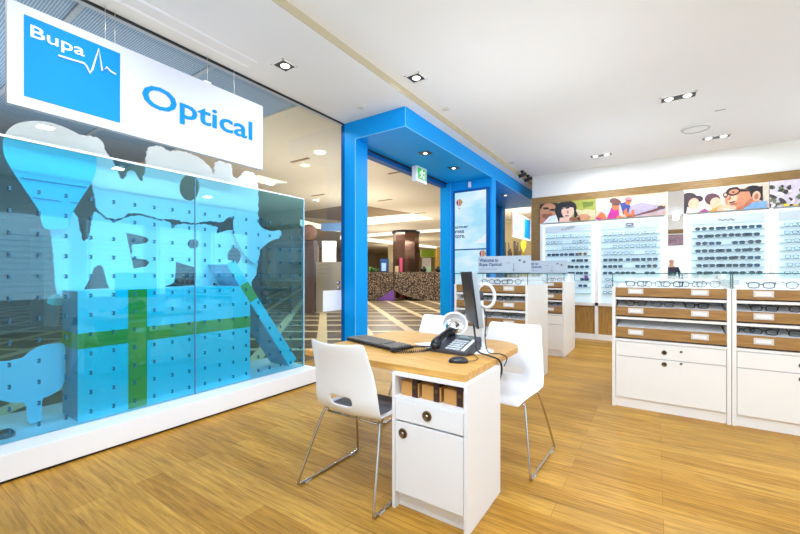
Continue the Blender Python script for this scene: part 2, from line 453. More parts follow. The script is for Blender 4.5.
def board(name, outer, holes, x, th, m, parent=None):
    bm = bmesh.new()
    def loop(pts):
        vs = [bm.verts.new((0,)+onX(p[0], p[1], x)[1:]) for p in pts]
        return [bm.edges.new((vs[i], vs[(i+1) % len(vs)])) for i in range(len(vs))]
    es = loop(outer)
    for h in holes: es += loop(h)
    bmesh.ops.triangle_fill(bm, use_beauty=True, use_dissolve=False, edges=es)
    g = bmesh.ops.extrude_face_region(bm, geom=bm.faces[:])
    for v in [q for q in g['geom'] if isinstance(q, bmesh.types.BMVert)]: v.co.x -= th
    bmesh.ops.recalc_face_normals(bm, faces=bm.faces[:])
    for v in bm.verts: v.co.x += x
    bm.verts.index_update()
    mb = MB().add([v.co[:] for v in bm.verts], [[v.index for v in f.verts] for f in bm.faces]); bm.free()
    return mb.build(name, m, parent)
# hot-air balloon
ball_px = [(3.2, 150), (3.2, 140), (5.6, 133), (11, 126.5), (20, 122), (35, 120.5), (50, 122), (65, 127), (78, 133.5), (88, 141), (95, 150), (97, 160), (95.5, 174), (91, 184),
           (84, 194), (73.5, 210.5), (69.5, 219), (70, 226), (67, 229.6), (50, 229.6), (44, 228), (41.5, 221), (40.5, 213), (33.7, 202), (18.7, 180), (9, 165), (5, 157)]
bal = thing('balloon_cutout', (XC+.05, .8, 1.6), 'large cut-out hot-air balloon at the left end of the window display', 'display cutout')
# split at the glass rim line: the crown is white, the envelope below it blue
zsplit = 2.115
def clip(pts, x, z0, above):
    P = [onX(p[0], p[1], x)[1:] for p in pts]; out = []
    for i in range(len(P)):
        a, b = P[i], P[(i+1) % len(P)]; ia = (a[1] > z0) == above; ib = (b[1] > z0) == above
        if ia: out.append(a)
        if ia != ib:
            t = (z0-a[1])/(b[1]-a[1]); out.append((a[0]+t*(b[0]-a[0]), z0))
    return out
bs = smooth(ball_px, 1)
zs = 1.25+(zsplit-1.25)*(XC+.05)/XG
MB().prism(clip(bs, XC+.05, zs, True), 'X', XC+.05, XC+.035).build('balloon_crown', M_cut, bal)
MB().prism(clip(bs, XC+.05, zs, False), 'X', XC+.05, XC+.035).build('balloon_envelope', M_ball, bal)
for q in ([(21, 178), (86, 187.5)], [(33, 197.5), (45, 199.5)], [(46, 199.5), (61, 201.5)], [(70.5, 202.3), (78.5, 203.3)]):
    a, b = [onX(*p, XC+.05) for p in q]
    MB().prism([(a[1], a[2]-.004), (b[1], b[2]-.004), (b[1], b[2]+.004), (a[1], a[2]+.004)], 'X', XC+.05, XC+.053).build('crease_line', mat('crease', srgb(0, 120, 170), .5), bal)
# upper row of ragged letters
top_out = [(80, 134.7), (91.2, 136.5), (99, 138), (103, 142), (105, 149), (110, 158), (113.7, 162), (118, 172), (122, 179.6), (125, 179), (127.8, 172), (131.5, 170.2), (135.2, 172), (140.9, 181),
           (142.7, 180), (146, 167.5), (146.5, 156), (148.4, 147.8), (155, 145.5), (162.4, 147), (170, 151), (181.2, 151.2), (192.5, 154), (202.8, 159.7), (210.3, 167), (214.6, 175.6), (215.3, 163),
           (219.6, 160.5), (231.8, 165), (232.5, 176.5), (237.4, 179), (241.5, 175), (245, 170.8), (252.4, 172.3), (257.3, 177.5), (258.4, 188.7), (258.4, 222), (258, 240), (240, 222), (230, 217), (222, 222),
           (208, 221), (195.5, 223), (184, 222), (176, 219), (166, 219), (155, 217.6), (145.5, 214.3), (134.3, 212.4), (127.8, 213.6), (123, 217), (115.6, 219.5), (106.2, 217), (96.9, 208.7), (95, 201), (92.2, 184.3), (80, 175)]
hole1 = ell(189.7, 187.6, 10.2, 13.2, 20)
random.seed(3)
tag(board('letter_cutout', scallop(top_out, 1.5), [hole1], XC, .02, M_cut), 'upper row of ragged white cut-out letters above the second row', 'display cutout', None)
low_out = [(49, 226), (51.2, 232), (54, 262), (55, 280.5), (56.9, 293), (70, 300), (250, 300), (252, 281), (256, 275), (257.8, 262), (262, 240), (250, 236), (244, 233), (237, 232), (230, 229.6), (223.6, 231), (217, 233.5), (218, 227.3), (205, 223.6), (193.7, 224.6),
           (183, 224), (176.5, 225), (172.7, 229), (170, 223), (165.6, 220.6), (158, 219.6), (141, 215.6), (130, 216.4), (123, 219), (115.6, 221.5), (106, 219), (96.2, 211.2), (93.4, 214), (90.6, 230), (88.3, 238.4), (84.6, 241.4), (82, 238.4), (79.3, 228), (77.5, 217), (73.3, 211.6), (66, 214), (62, 226)]
holes = [[(99, 265), (101.5, 265.5), (103.7, 267.8), (107.4, 282.4), (110, 288.8), (98, 289.8), (84, 289.4), (89.6, 278.7), (94.3, 267.4)],
         [(126.1, 232.4), (130, 233.3), (141.2, 235.6), (147, 237.4), (149.3, 240), (147.5, 242.6), (141.2, 244), (133, 244.5), (132.2, 247), (133.2, 251), (131.8, 255), (132.8, 257.6), (146.9, 259.6), (150, 262.7), (146.9, 266.5), (133.7, 268.9), (130.4, 253), (128, 242)],
         [(190, 239.3), (197.5, 239.6), (199.3, 242), (198.8, 246.6), (196.5, 248.6), (190, 248.2), (187.8, 245.5), (188, 241.5)],
         [(175.9, 261.4), (195.5, 267.4), (196.3, 275), (195.5, 285.4), (180, 286.2), (163.7, 286.9), (170, 284.5), (174, 282.4), (175.5, 272)],
         ell(234.6, 256.3, 7.2, 8.8, 18), [(214, 282), (219, 285.5), (212.6, 285.5)]]
random.seed(5)
tag(board('letter_cutout', scallop(low_out, 1.3), holes, XC-.03, .02, M_cut), 'lower row of white cut-out letters just behind the blue gift box', 'display cutout')
bird = [(235.5, 208.5), (238, 209), (239.5, 212), (237.5, 217), (244, 212.5), (252, 212), (258, 218), (259, 225), (264, 229), (272, 231.5), (281.5, 229.5), (281, 238), (272, 240), (265, 245), (259, 251), (257.5, 264),
        (252, 262), (245, 255), (238, 243), (234.5, 232), (233.5, 222)]
tag(board('leaf_cutout', smooth(bird, 1), [], XC+.03, .012, M_cut), 'pale bird-like cut-out pointing right at the letters\' right end', 'display cutout')
tree = [(-6, 361), (7, 361.5), (15, 359.5), (23, 358), (27, 354), (34, 349), (42, 345.5), (52, 343.8), (60, 343.2), (64.5, 343.6), (65.5, 350), (65.5, 378), (62, 388), (54, 393.5), (47, 397), (42, 398), (41.8, 415), (41.8, 421), (26.8, 425), (26.8, 401.5), (14, 403.3), (0, 400.3), (-6, 399)]
tag(board('cloud_tree_cutout', smooth(tree, 1), [], XC+.13, .012, mat('pale blue board', srgb(190, 240, 255), .6)), 'pale blue cloud-shaped tree cut-out left of the gift box', 'display cutout')
tag(board('bush_cutout', smooth([(47, 305), (48, 298), (53, 294.5), (60, 293), (68, 295), (70, 306)], 1), [], XC-.12, .012, mat('grey green board', srgb(130, 200, 190), .6)), 'small grey-green bush cut-out above the gift box corner', 'display cutout')
# gift box with ribbons (front skewed slightly like the photo's long crate)
XB = -3.47
gift = thing('gift_box', (XB-.2, 1.7, .172), 'big bright blue gift box with green ribbons on the plinth', 'gift box')
y0, y1 = 0.985, 2.395; zt = 1.118
MB().box(XB-.33, XB, y0, y1, .172, zt, bev=.004).build('box_body', [M_gift], gift)
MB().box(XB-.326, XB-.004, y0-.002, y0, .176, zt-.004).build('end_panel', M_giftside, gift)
ry = [1.302, 1.435]
MB().box(XB, XB+.004, ry[0], ry[1], .172, zt+.003).build('ribbon', M_rib, gift)
MB().box(XB, XB+.003, y0, y1, .70, .812).box(XB-.33, XB+.003, y0-.005, y0-.002, .70, .812).box(XB-.33, XB, y1, y1+.003, .70, .812).build('ribbon', M_rib, gift)
MB().box(XB-.334, XB-.002, y0-.006, y1+.004, zt, zt+.006).build('lid_top', mat('gift top', srgb(150, 235, 255), .4), gift)
# lid leaning against it
A = onX(226.4, 264.3, XB); B = onX(234.4, 260.2, XB); C_ = onX(296.5, 359, XB); D_ = onX(289.5, 366, XB)
lid = thing('leaning_board', (XB-.2, 2.6, .172), 'narrow blue lid board with green band leaning on the gift box', 'gift lid')
def lid_quad(t0, t1):
    def l(p, q, t): return (p[1]+(q[1]-p[1])*t, max(.174, p[2]+(q[2]-p[2])*t))
    return [l(A, D_, t0), l(B, C_, t0), l(B, C_, t1), l(A, D_, t1)]
MB().prism(lid_quad(0, 1), 'X', XB, XB-.34).build('lid_board', M_gift, lid)
q = lid_quad(0, 1)
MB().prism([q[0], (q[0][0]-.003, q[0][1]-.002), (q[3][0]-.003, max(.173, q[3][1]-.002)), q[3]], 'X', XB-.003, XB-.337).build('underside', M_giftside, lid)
MB().prism(lid_quad(.19, .34), 'X', XB, XB+.003).build('band', M_rib, lid)
qa = lid_quad(0, .004)
MB().prism([(p[0], p[1]+.002) for p in qa], 'X', XB-.002, XB-.338).build('end_cap', mat('lid end', srgb(205, 240, 250), .4), lid)
# small floor lamp on plinth
o = MB(); o.lathe((-3.56, .63, .172), [(.05, 0), (.05, .02), (.03, .045), (.0, .05)], 20)
tag(o.build('uplight', M_black), 'small black uplight on the plinth at far left', 'light')

# ---------------------------------------------------------------- hanging sign
XSG = -3.3
sg = thing('hanging_sign', (XSG-.03, 1.5, 2.3), 'long white hanging optical sign with blue square logo', 'sign')
MB().box(XSG-.05, XSG, .592, 2.425, 2.30, 2.945, bev=.004).build('sign_board', mat('sign board white', srgb(208, 211, 220), .5), sg)
MB().box(XSG, XSG+.004, .667, 1.185, 2.369, 2.883).build('logo_square', M_logo, sg)
M_sw = mat('sign white', srgb(252, 252, 252), .5)
b = MB(); put_text(b, 'Bupa', (XSG+.004, .697, 2.733), (0, 1, 0), (0, 0, 1), (1, 0, 0), .275, .10, .006, .003); b.build('lettering', M_sw, sg)
pts = [onX(x, y, XSG+.008) for x, y in ((58.5, 55.5), (72, 59.7), (84, 63.2), (86.5, 66), (90, 73.2), (92.5, 69), (98.7, 49), (102.3, 71), (107, 67.2), (111, 71.5), (116, 74.2))]
b = MB(); b.tube(pts, .0065, 6); b.build('pulse_line', M_sw, sg)
b = MB(); put_text(b, 'Optical', (XSG, 1.331, 2.505), (0, 1, 0), (0, 0, 1), (1, 0, 0), .967, .235, .012, .008); b.build('lettering', M_logo, sg)
for yy in (1.10, 1.16, 2.12, 1.86):
    b = MB(); b.tube([(XSG-.02, yy, 2.94), (XSG-.02, yy, ZL)], .0022, 5); b.build('cable', M_steel, sg)
b = MB().box(XSG-.04, XSG-.01, 1.86-.03, 1.86+.03, 2.945, 2.965); b.build('cable_clamp', M_white, sg)

# ---------------------------------------------------------------- blue entrance portals
SOF = 2.968
por = thing('entrance_portal', (-2.9, 5.1, 0), 'bright blue box-framed entrance portal with glass doorway', 'portal')
por['kind'] = 'structure'; 
MB().box(-3.36, -3.175, 3.71, 3.956, 0, SOF).build('post', M_blue, por)
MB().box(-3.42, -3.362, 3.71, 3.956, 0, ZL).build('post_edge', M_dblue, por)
MB().box(-3.36, FX, 3.71, 6.535, SOF, ZL).build('canopy', M_blue, por)
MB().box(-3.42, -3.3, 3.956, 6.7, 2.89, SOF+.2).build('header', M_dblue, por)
MB().box(-3.3, -3.285, 3.956, 6.535, SOF-.02, SOF).build('door_track', M_dark, por)
MB().box(-3.43, -3.23, 6.5, 6.62, 0, SOF).build('far_jamb', mat('jamb blue', srgb(0, 166, 248), .5, spec=.2), por)
MB().box(-3.228, -3.218, 6.53, 6.56, 0, SOF).build('joint', M_edge, por)
MB().box(-3.22, FX, 6.535, 6.74, 0, ZL).build('end_wall', M_blue, por)
e = MB()
e.box(FX-.003, FX+.003, 3.707, 3.713, SOF, ZL-.002); e.box(FX-.004, FX+.003, 3.71, 6.535, SOF-.004, SOF+.004); e.box(-3.175, FX, 3.707, 3.713, SOF-.004, SOF+.004)
e.box(-3.179, -3.172, 3.707, 3.714, 0, SOF)
e.build('edge_bead', M_edge, por)
por2 = thing('side_portal', (-2.9, 8.2, 0), 'second blue portal beyond the digital screen wall', 'portal'); por2['kind'] = 'structure'
MB().box(-3.36, FX, 6.74, 10.0, SOF, ZL).build('canopy', M_blue, por2)
MB().box(FX-.004, FX+.003, 6.74, 10.0, SOF-.004, SOF+.004).build('edge_bead', M_edge, por2)
MB().box(-3.40, -3.3, 6.74, 9.7, 0, SOF).build('side_wall', M_dblue, por2)  # this wall's shade is put into its colour as a darker blue
MB().box(-3.36, -3.26, 9.55, 9.8, 0, SOF).build('post', M_blue, por2)
# fittings on portal
for i, (yy) in enumerate((4.70, 5.62)):
    t = thing('square_downlight', (-2.72, yy, SOF), 'square recessed downlight in the blue canopy, %s the exit sign' % ('just right of' if i == 0 else 'farther right of'), 'ceiling light', 'downlights in the blue canopy')
    MB().box(-2.80, -2.64, yy-.08, yy+.08, SOF-.006, SOF-.0005).build('frame', M_black, t)
    MB().lathe((-2.72, yy, SOF-.02), [(.02, .006), (.03, .013)], 16).build('lamp', M_lamp, t)
for i, (yy) in enumerate((7.35, 8.2)):
    t = thing('square_downlight', (-2.72, yy, SOF), 'square recessed downlight under the second blue canopy, %s one' % ('nearer' if i == 0 else 'farther'), 'ceiling light', 'downlights in the second canopy')
    MB().box(-2.80, -2.64, yy-.08, yy+.08, SOF-.006, SOF-.0005).build('frame', M_black, t)
    MB().lathe((-2.72, yy, SOF-.02), [(.02, .006), (.03, .013)], 16).build('lamp', M_lamp, t)
b = MB(); b.lathe((-2.83, 6.515, 2.83), [(.025, 0), (.03, .015), (.03, .09), (.018, .11)], 16); b.box(-2.845, -2.815, 6.51, 6.535, 2.86, 2.9)
tag(b.build('door_sensor', M_white), 'small white sensor fixed above the digital screen', 'sensor')
# exit sign
XE = -3.12
E1 = onX(415, 162.5, XE); E2 = onX(426, 185, XE)
ex = thing('exit_sign', (XE-.03, 5.3, 2.66), 'green running-man exit sign at the blue doorway head', 'exit sign')
ye0, ye1 = 5.12, 5.44; ze0, ze1 = 2.715, 2.965
MB().box(XE-.09, XE, ye0, ye1, ze0, ze1, bev=.006).build('housing', M_white, ex)
MB().box(XE, XE+.003, ye0+.03, ye1-.02, ze0+.04, ze1-.03).build('face', M_green, ex)
b = MB(); yc = (ye0+ye1)/2; zc = (ze0+ze1)/2
b.prism(ell(yc+.005, zc+.072, .018, .018, 12), 'X', XE+.003, XE+.006)
for seg in ([(yc, zc+.045), (yc-.01, zc)], [(yc-.01, zc), (yc+.04, zc-.03), (yc+.04, zc-.07)], [(yc-.01, zc), (yc-.03, zc-.05), (yc-.06, zc-.055)], [(yc, zc+.045), (yc+.05, zc+.03), (yc+.07, zc+.04)], [(yc, zc+.045), (yc-.05, zc+.04), (yc-.06, zc)]):
    b.tube([(XE+.005, p[0], p[1]) for p in seg], .012, 6)
b.prism([(yc+.085, zc-.08), (yc+.098, zc-.08), (yc+.098, zc+.08), (yc+.085, zc+.08)], 'X', XE+.003, XE+.006)
b.build('running_figure', M_exitw, ex)

# digital screen
def screen_mat():
    m = bpy.data.materials.new('screen sky'); m.use_nodes = True
    nt = m.node_tree; nt.nodes.clear(); N = nt.nodes.new; Lk = nt.links.new
    out = N('ShaderNodeOutputMaterial'); em = N('ShaderNodeEmission'); tc = N('ShaderNodeTexCoord')
    mp = N('ShaderNodeMapping'); mp.inputs['Scale'].default_value = (1.2, 1, 2.6); Lk(tc.outputs['Object'], mp.inputs[0])
    n = N('ShaderNodeTexNoise'); n.inputs['Scale'].default_value = 1.6; n.inputs['Detail'].default_value = 4; Lk(mp.outputs[0], n.inputs['Vector'])
    cr = N('ShaderNodeValToRGB'); cr.color_ramp.elements[0].position = .36; cr.color_ramp.elements[0].color = srgb(166, 222, 248)
    cr.color_ramp.elements[1].position = .68; cr.color_ramp.elements[1].color = srgb(224, 243, 252)
    Lk(n.outputs['Fac'], cr.inputs[0]); Lk(cr.outputs[0], em.inputs[0]); em.inputs[1].default_value = 1.15; Lk(em.outputs[0], out.inputs[0])
    return m
M_screen = screen_mat()
YS = 6.535
ds = thing('digital_screen', (-2.8, YS, .6), 'tall blue sky digital screen on the portal end wall', 'screen')
MB().box(-3.165, -2.45, YS-.03, YS, .60, 2.80).build('bezel', M_dblue, ds)
MB().box(-3.12, -2.51, YS-.034, YS-.03, 1.705, 2.755).build('screen', M_screen, ds)
MB().box(-3.12, -2.51, YS-.034, YS-.03, .66, 1.68).build('screen', M_screen, ds)
ye = YS-.034
def balloon_pic(cx, cz, r, nm):
    cols = [emis('balloon red', srgb(190, 40, 70), .9), emis('balloon pale', srgb(225, 205, 215), .9), emis('balloon dark', srgb(80, 50, 110), .9), emis('balloon yellow', srgb(240, 200, 60), .9)]
    b = MB()
    for k in range(6):
        a, c = cx-r+2*r*k/6, cx-r+2*r*(k+1)/6
        def hh(x): return math.sqrt(max(0, r*r-(x-cx)**2))
        b.mi = [2, 0, 1, 0, 3, 2][k]
        b.prism([(a, cz-hh(a)*1.15-.0001), (c, cz-hh(c)*1.15-.0001), (c, cz+hh(c)), (a, cz+hh(a))], 'Y', ye-.002, ye)
    b.mi = 2; b.prism([(cx-.012, cz-r*1.9), (cx+.012, cz-r*1.9), (cx+.012, cz-r*1.65), (cx-.012, cz-r*1.65)], 'Y', ye-.002, ye)
    b.build(nm, cols, ds)
balloon_pic(-3.03, 2.575, .062, 'balloon_picture'); balloon_pic(-2.575, 1.61, .062, 'balloon_picture')
M_stext = emis('screen text', srgb(20, 60, 130), .8)
for i, (w, s) in enumerate((('signer', .27), ('mes', .18), ('tore.', .2))):
    b = MB(); put_text(b, w, (-3.115, ye, [2.09, 2.0, 1.91][i]-(.02 if i == 0 else 0)), (1, 0, 0), (0, 0, 1), (0, -1, 0), s, .075 if i == 0 else .055 if i == 1 else .07, .02, .002); b.build('screen_lettering', M_stext, ds)
b = MB(); b.prism([(-2.74, 1.80), (-2.51, 1.80), (-2.51, 1.96), (-2.55, 1.94), (-2.59, 1.89), (-2.64, 1.87), (-2.69, 1.84)], 'Y', ye-.002, ye); b.build('cloud_picture', emis('cloud white', srgb(235, 248, 255), 1), ds)
MB().box(-3.13, -3.02, ye-.002, ye, .70, .99).build('green_panel', emis('lime', srgb(190, 215, 40), .9), ds)

# ---------------------------------------------------------------- ceiling fittings
def downlight(x, y, z, n, label, ang=0, tilt=0):
    t = thing('recessed_downlight', (x, y, z), label, 'ceiling light', 'recessed square downlights')
    L = .17*n; b = MB()
    b.box(x-L/2, x+L/2, y-.085, y-.075, z-.012, z); b.box(x-L/2, x+L/2, y+.075, y+.085, z-.012, z)
    b.box(x-L/2, x-L/2+.01, y-.085, y+.085, z-.012, z); b.box(x+L/2-.01, x+L/2, y-.085, y+.085, z-.012, z)
    b.build('frame', M_cream, t)
    MB().box(x-L/2+.01, x+L/2-.01, y-.075, y+.075, z-.004, z-.0005).build('black_box', M_black, t)
    for k in range(n):
        cx = x-L/2+.17*(k+.5)
        MB().lathe((cx, y+.01, z-.03), [(.018, .012), (.034, .02), (.042, .026)], 18).build('lamp', M_lamp, t)
    return t
DL = [(-2.88, 2.35, ZL, 1, 'single square downlight above the hanging sign end'),
      (-2.045, 3.34, ZR, 1, 'single square downlight right of the ceiling step'),
      (.22, 5.38, ZR, 2, 'twin downlight nearest the camera on the open ceiling'),
      (.75, 7.27, ZR, 2, 'twin downlight beside the round ceiling vent'),
      (-.765, 7.29, ZR, 2, 'twin downlight near the back wall, left of the round vent'),
      (-2.88, .9, ZL, 1, 'single downlight over the left window'),
      (1.6, 3.0, ZR, 2, 'twin downlight outside the picture at right'), (0, 1.6, ZR, 2, 'twin ceiling downlight above the camera'), (-1.4, .5, ZR, 2, 'twin downlight near the front wall'),
      (2.8, 5.4, ZR, 2, 'twin downlight over the far right counters'), (2.8, 1.0, ZR, 2, 'twin downlight near the right wall')]
for d in DL: downlight(*d)
t = thing('round_vent', (.47, 6.67, ZR), 'round white air vent in the ceiling', 'ceiling vent')
b = MB(); b.lathe((.47, 6.67, ZR-.02), [(.13, 0), (.17, .008), (.17, .02)], 32); b.build('vent_disc', M_ceil, t)
b = MB(); b.tube([(.47+.15*math.cos(a*.2618), 6.67+.15*math.sin(a*.2618), ZR-.022) for a in range(24)], .006, 6, True); b.build('vent_ring', mat('vent grey', srgb(198, 192, 186), .6), t)
for (x, y, z, l) in ((-2.87, 3.45, ZL, 'small round detector on the ceiling before the portal'), (-2.13, 4.19, ZR, 'small round detector beside the ceiling step'), (-2.17, 6.9, ZR, 'small round detector far along the ceiling step')):
    tag(MB().lathe((x, y, z-.012), [(.03, 0), (.045, .006), (.045, .012)], 18).build('smoke_detector', mat('detector', srgb(214, 208, 198), .6), origin=(x, y, z)), l, 'detector')
tag(MB().box(.62, .72, 6.1, 6.112, ZR-.003, ZR).build('sprinkler_slot', M_grey), 'thin grey slot on the ceiling near the round vent', 'vent')
for (x, y, l) in ((-2.17, 7.55, 'black security camera on the ceiling corner, nearer of the pair'), (-2.17, 7.95, 'black security camera on the ceiling corner, farther of the pair')):
    t = thing('security_camera', (x, y, ZL), l, 'security camera', 'corner security cameras')
    z9 = ZR
    MB().lathe((x, y, z9-.03), [(.03, 0), (.035, .03)], 14).build('mount', M_dark, t)
    b = MB(); b.tube([(x-.06, y-.03, z9-.11), (x+.07, y+.03, z9-.06)], .035, 12); b.tube([(x, y, z9-.03), (x, y, z9-.09)], .012, 8); b.build('body', M_fr_black, t)

# ================================================================= EYEGLASSES
def glasses_meshes():
    def make(frame, lens, sun, style):
        w = .052; h = .036 if style else .042; gap = .018
        f = MB(); r = .0022 if lens is None or not sun else .0034
        for s in (-1, 1):
            cx = s*(gap/2+w/2)
            n = 12; pts = []
            for k in range(n):
                a = 2*math.pi*k/n; ca, sa = math.cos(a), math.sin(a)
                e = .62 if style else .9
                pts.append((cx+w/2*math.copysign(abs(ca)**e, ca), 0, h/2+h/2*math.copysign(abs(sa)**e, sa)))
            f.tube(pts, r, 5, True)
            f.tube([(s*(gap/2+w), 0, h*.78), (s*(gap/2+w+.006), .005, h*.78), (s*(gap/2+w+.006), .09, h*.80), (s*(gap/2+w+.002), .125, h*.45)], r*.9, 5)
            f.mi = 1
            f.add([(p[0]*.995+cx*.005, -.0005, p[2]) for p in pts], [list(range(n))[::-1] if s > 0 else list(range(n))[::-1]])
            f.mi = 0
        f.tube([(-gap/2, 0, h*.62), (0, -.002, h*.72), (gap/2, 0, h*.62)], r, 5)
        me = f.build('eyeglasses', [frame, lens], origin=(0, 0, 0))
        return me
    P = {}
    for key, fr, ln, sun, st in (('metal', M_fr_met, M_lens, False, 1), ('black', M_fr_black, M_lens, True, 1), ('brown', M_fr_brown, M_lens, True, 0), ('blackround', M_fr_black, M_lens, False, 0),
                                 ('sun', M_fr_black, M_slens, True, 1), ('sunbrown', M_fr_brown, M_slens, True, 0), ('navy', M_fr_blue, M_slens, True, 1), ('amber', M_fr_gold, M_slens, True, 0)):
        P[key] = make(fr, ln, sun, st)
    return P
PAIR = glasses_meshes(); used = set()
DESC = {'metal': 'thin grey metal eyeglasses', 'black': 'black framed eyeglasses', 'brown': 'brown tortoiseshell eyeglasses', 'blackround': 'thin black round eyeglasses',
        'sun': 'black sunglasses', 'sunbrown': 'brown sunglasses', 'navy': 'navy sunglasses', 'amber': 'amber framed sunglasses'}
ORD = ['first', 'second', 'third', 'fourth', 'fifth', 'sixth', 'seventh', 'eighth', 'ninth', 'tenth', 'eleventh', 'twelfth']
def put_glasses(key, loc, rz, label, group):
    if key in used: o = PAIR[key].copy(); COL.objects.link(o)
    else: o = PAIR[key]; used.add(key)
    o.location = loc; o.rotation_euler = (0, 0, rz)
    return tag(o, label, 'sunglasses' if 'sun' in DESC[key] else 'eyeglasses', group)

# ================================================================= BACK WALL RACKS
def rack(x0, x1, nm, label, shelves, rotz=0, loc=None, logo=''):
    t = thing('eyewear_rack', ((x0+x1)/2, YP-.05, .70), label, 'display rack', 'lit eyewear racks')
    fy = YP-.035
    MB().box(x0, x1, fy, YP+.02, .70, 2.235).build('light_box', M_rack, t)
    b = MB(); b.box(x0, x0+.035, fy-.012, fy, .70, 2.235); b.box(x1-.035, x1, fy-.012, fy, .70, 2.235); b.box(x0+.035, x1-.035, fy-.012, fy, 2.2, 2.235); b.build('edge_light', M_rackedge, t)
    MB().box(x0+.05, x1-.05, fy-.02, fy, 2.06, 2.19).build('header', M_rackhead, t)
    if logo:
        b = MB(); cx = (x0+x1)/2
        if logo == 'script':
            b.tube([(cx-.12+.018*k, fy-.024, 2.115+.022*math.sin(k*2.2)+.002*k) for k in range(14)], .004, 5)
            b.tube([(cx-.02, fy-.024, 2.155), (cx+.14, fy-.024, 2.165)], .003, 5)
        elif logo == 'ring':
            b.tube([(cx+.055*math.cos(k*.3142), fy-.024, 2.135+.022*math.sin(k*.3142)) for k in range(20)], .007, 5, True); b.box(cx-.07, cx+.07, fy-.024, fy-.02, 2.082, 2.094)
        elif logo == 'plate':
            b.tube([(cx-.1+.02*k, fy-.024, 2.115+.018*math.sin(k*1.9)) for k in range(11)], .0045, 5)
        else: b.sphere((cx, fy-.022, 2.12), .035, .01, .03, 12, 8)
        b.build('brand_mark', M_grey if logo != 'dot' else M_purple, t)
    for z in shelves:
        MB().box(x0+.05, x1-.05, fy-.075, fy, z-.006, z).build('shelf', mat('shelf acrylic', srgb(140, 168, 178), .3), t)
    return t
SH = [1.955-.12*k for k in range(10)]
racks = [(-1.885, -.95, 'ray', 'leftmost lit rack, under the two-faces poster', SH, 'script'), (-.885, .125, 'oak', 'lit rack under the cyclists poster', SH, 'ring'),
         (.46, 1.45, 'dg', 'lit rack of sunglasses under the man-in-glasses poster', SH[:7], 'plate'), (1.515, 2.49, 'pr', 'lit rack at the right edge, under the blossom poster', SH, 'dot'), (2.56, 3.49, 'pz', 'lit rack outside the picture on the right', SH, 'dot')]
for r in racks: rack(r[0], r[1], r[2], 'white edge-lit eyewear '+r[3], r[4], logo=r[5])
rnd = random.Random(11)
def visible(x, z):
    px, py = toP(x, YP-.1, z)
    if px > 806: return False
    if px > 611 and py > 276: return False
    if px < 566 and py > 260: return False
    if px < 579 and py > 279: return False
    return True
for ri, r in enumerate(racks[:4]):
    n = 5; sp = (r[1]-r[0]-.2)/n
    for k, z in enumerate(r[4]):
        shown = 0
        for j in range(n):
            x = r[0]+.1+sp*(j+.5)+rnd.uniform(-.022, .022)
            if not visible(x, z): continue
            if rnd.random() < .08: continue
            shown += 1
            if ri == 2: key = rnd.choice(['sun', 'sun', 'sunbrown', 'sun', 'navy'])
            elif ri == 3: key = 'blackround' if k > 3 else 'metal'
            else:
                key = 'metal' if k < 3 else rnd.choice(['sun', 'navy', 'sunbrown', 'sun'])
                if ri == 1 and k == 3: key = 'metal'
                if ri == 1 and k > 6: key = 'black'
                if ri == 0 and k == 3: key = 'amber' if j == 4 else rnd.choice(['sun', 'navy'])
            o = put_glasses(key, (x, YP-.105, z+.003), 0, '%s, %s shown from left, %s shelf of %s' % (DESC[key], ORD[shown-1], ORD[k], ['leftmost wall rack', 'wall rack below cyclists poster', 'wall rack below man-in-glasses poster', 'right-edge wall rack'][ri]), 'eyewear on wall racks')
            o.scale = (1.2, .7, 1.2 if key != 'metal' else 1.35)
tag(MB().box(-1.115, -1.06, YP-.1, YP-.05, SH[7], SH[7]+.1, bev=.004).build('lens_cleaner_box', M_purple), 'small purple box on a lower shelf of the leftmost rack', 'box')

# ---------------------------------------------------------------- posters (flat printed boards)
def poly(b, mi, pts, lay, y=YP-.035):
    b.mi = mi
    P = [onY(p[0], p[1], y-.008)for p in pts]
    P = [(p[0], max(2.262, min(2.655, p[2]))) for p in P]
    b.prism(P, 'Y', y-.008-.0006*lay, y-.008-.0006*(lay-1))
def poster(name, x0, x1, label, cols, shapes, z0=2.26, z1=2.658, sx=1):
    ms = [mat('print %d %d %d' % c, srgb(*c), .5, noise=.28, nscale=14) for c in cols]
    b = MB(); b.mi = 0; b.box(x0, x1, YP-.043, YP, z0, z1)
    for i, (mi, pts) in enumerate(shapes):
        P = []
        for p in pts:
            q = onY(p[0], p[1], YP-.043); P.append((max(x0, min(x1, q[0])), max(z0+.002, min(z1-.002, q[2]))))
        Q = [P[0]]
        for p in P[1:]:
            if (Vector(p)-Vector(Q[-1])).length > 1e-4: Q.append(p)
        if len(Q) > 2 and (Vector(Q[0])-Vector(Q[-1])).length < 1e-4: Q.pop()
        if len(Q) < 3: continue
        b.mi = mi; b.prism(Q, 'Y', YP-.043-.0012*(i+1)*.5-.0004, YP-.042)
    return tag(b.build(name, ms), label, 'poster', None)
def w(x, y, sc=7.63, ox=535, oy=185): return (ox+x/sc, oy+y/sc)
def E(cx, cy, rx, ry, sc=7.63, ox=535, oy=185, rot=0): return [(ox+p[0]/sc, oy+p[1]/sc) for p in ell(cx, cy, rx, ry, 20, rot=rot)]
def W(l, sc=7.63, ox=535, oy=185): return [(ox+p[0]/sc, oy+p[1]/sc) for p in l]
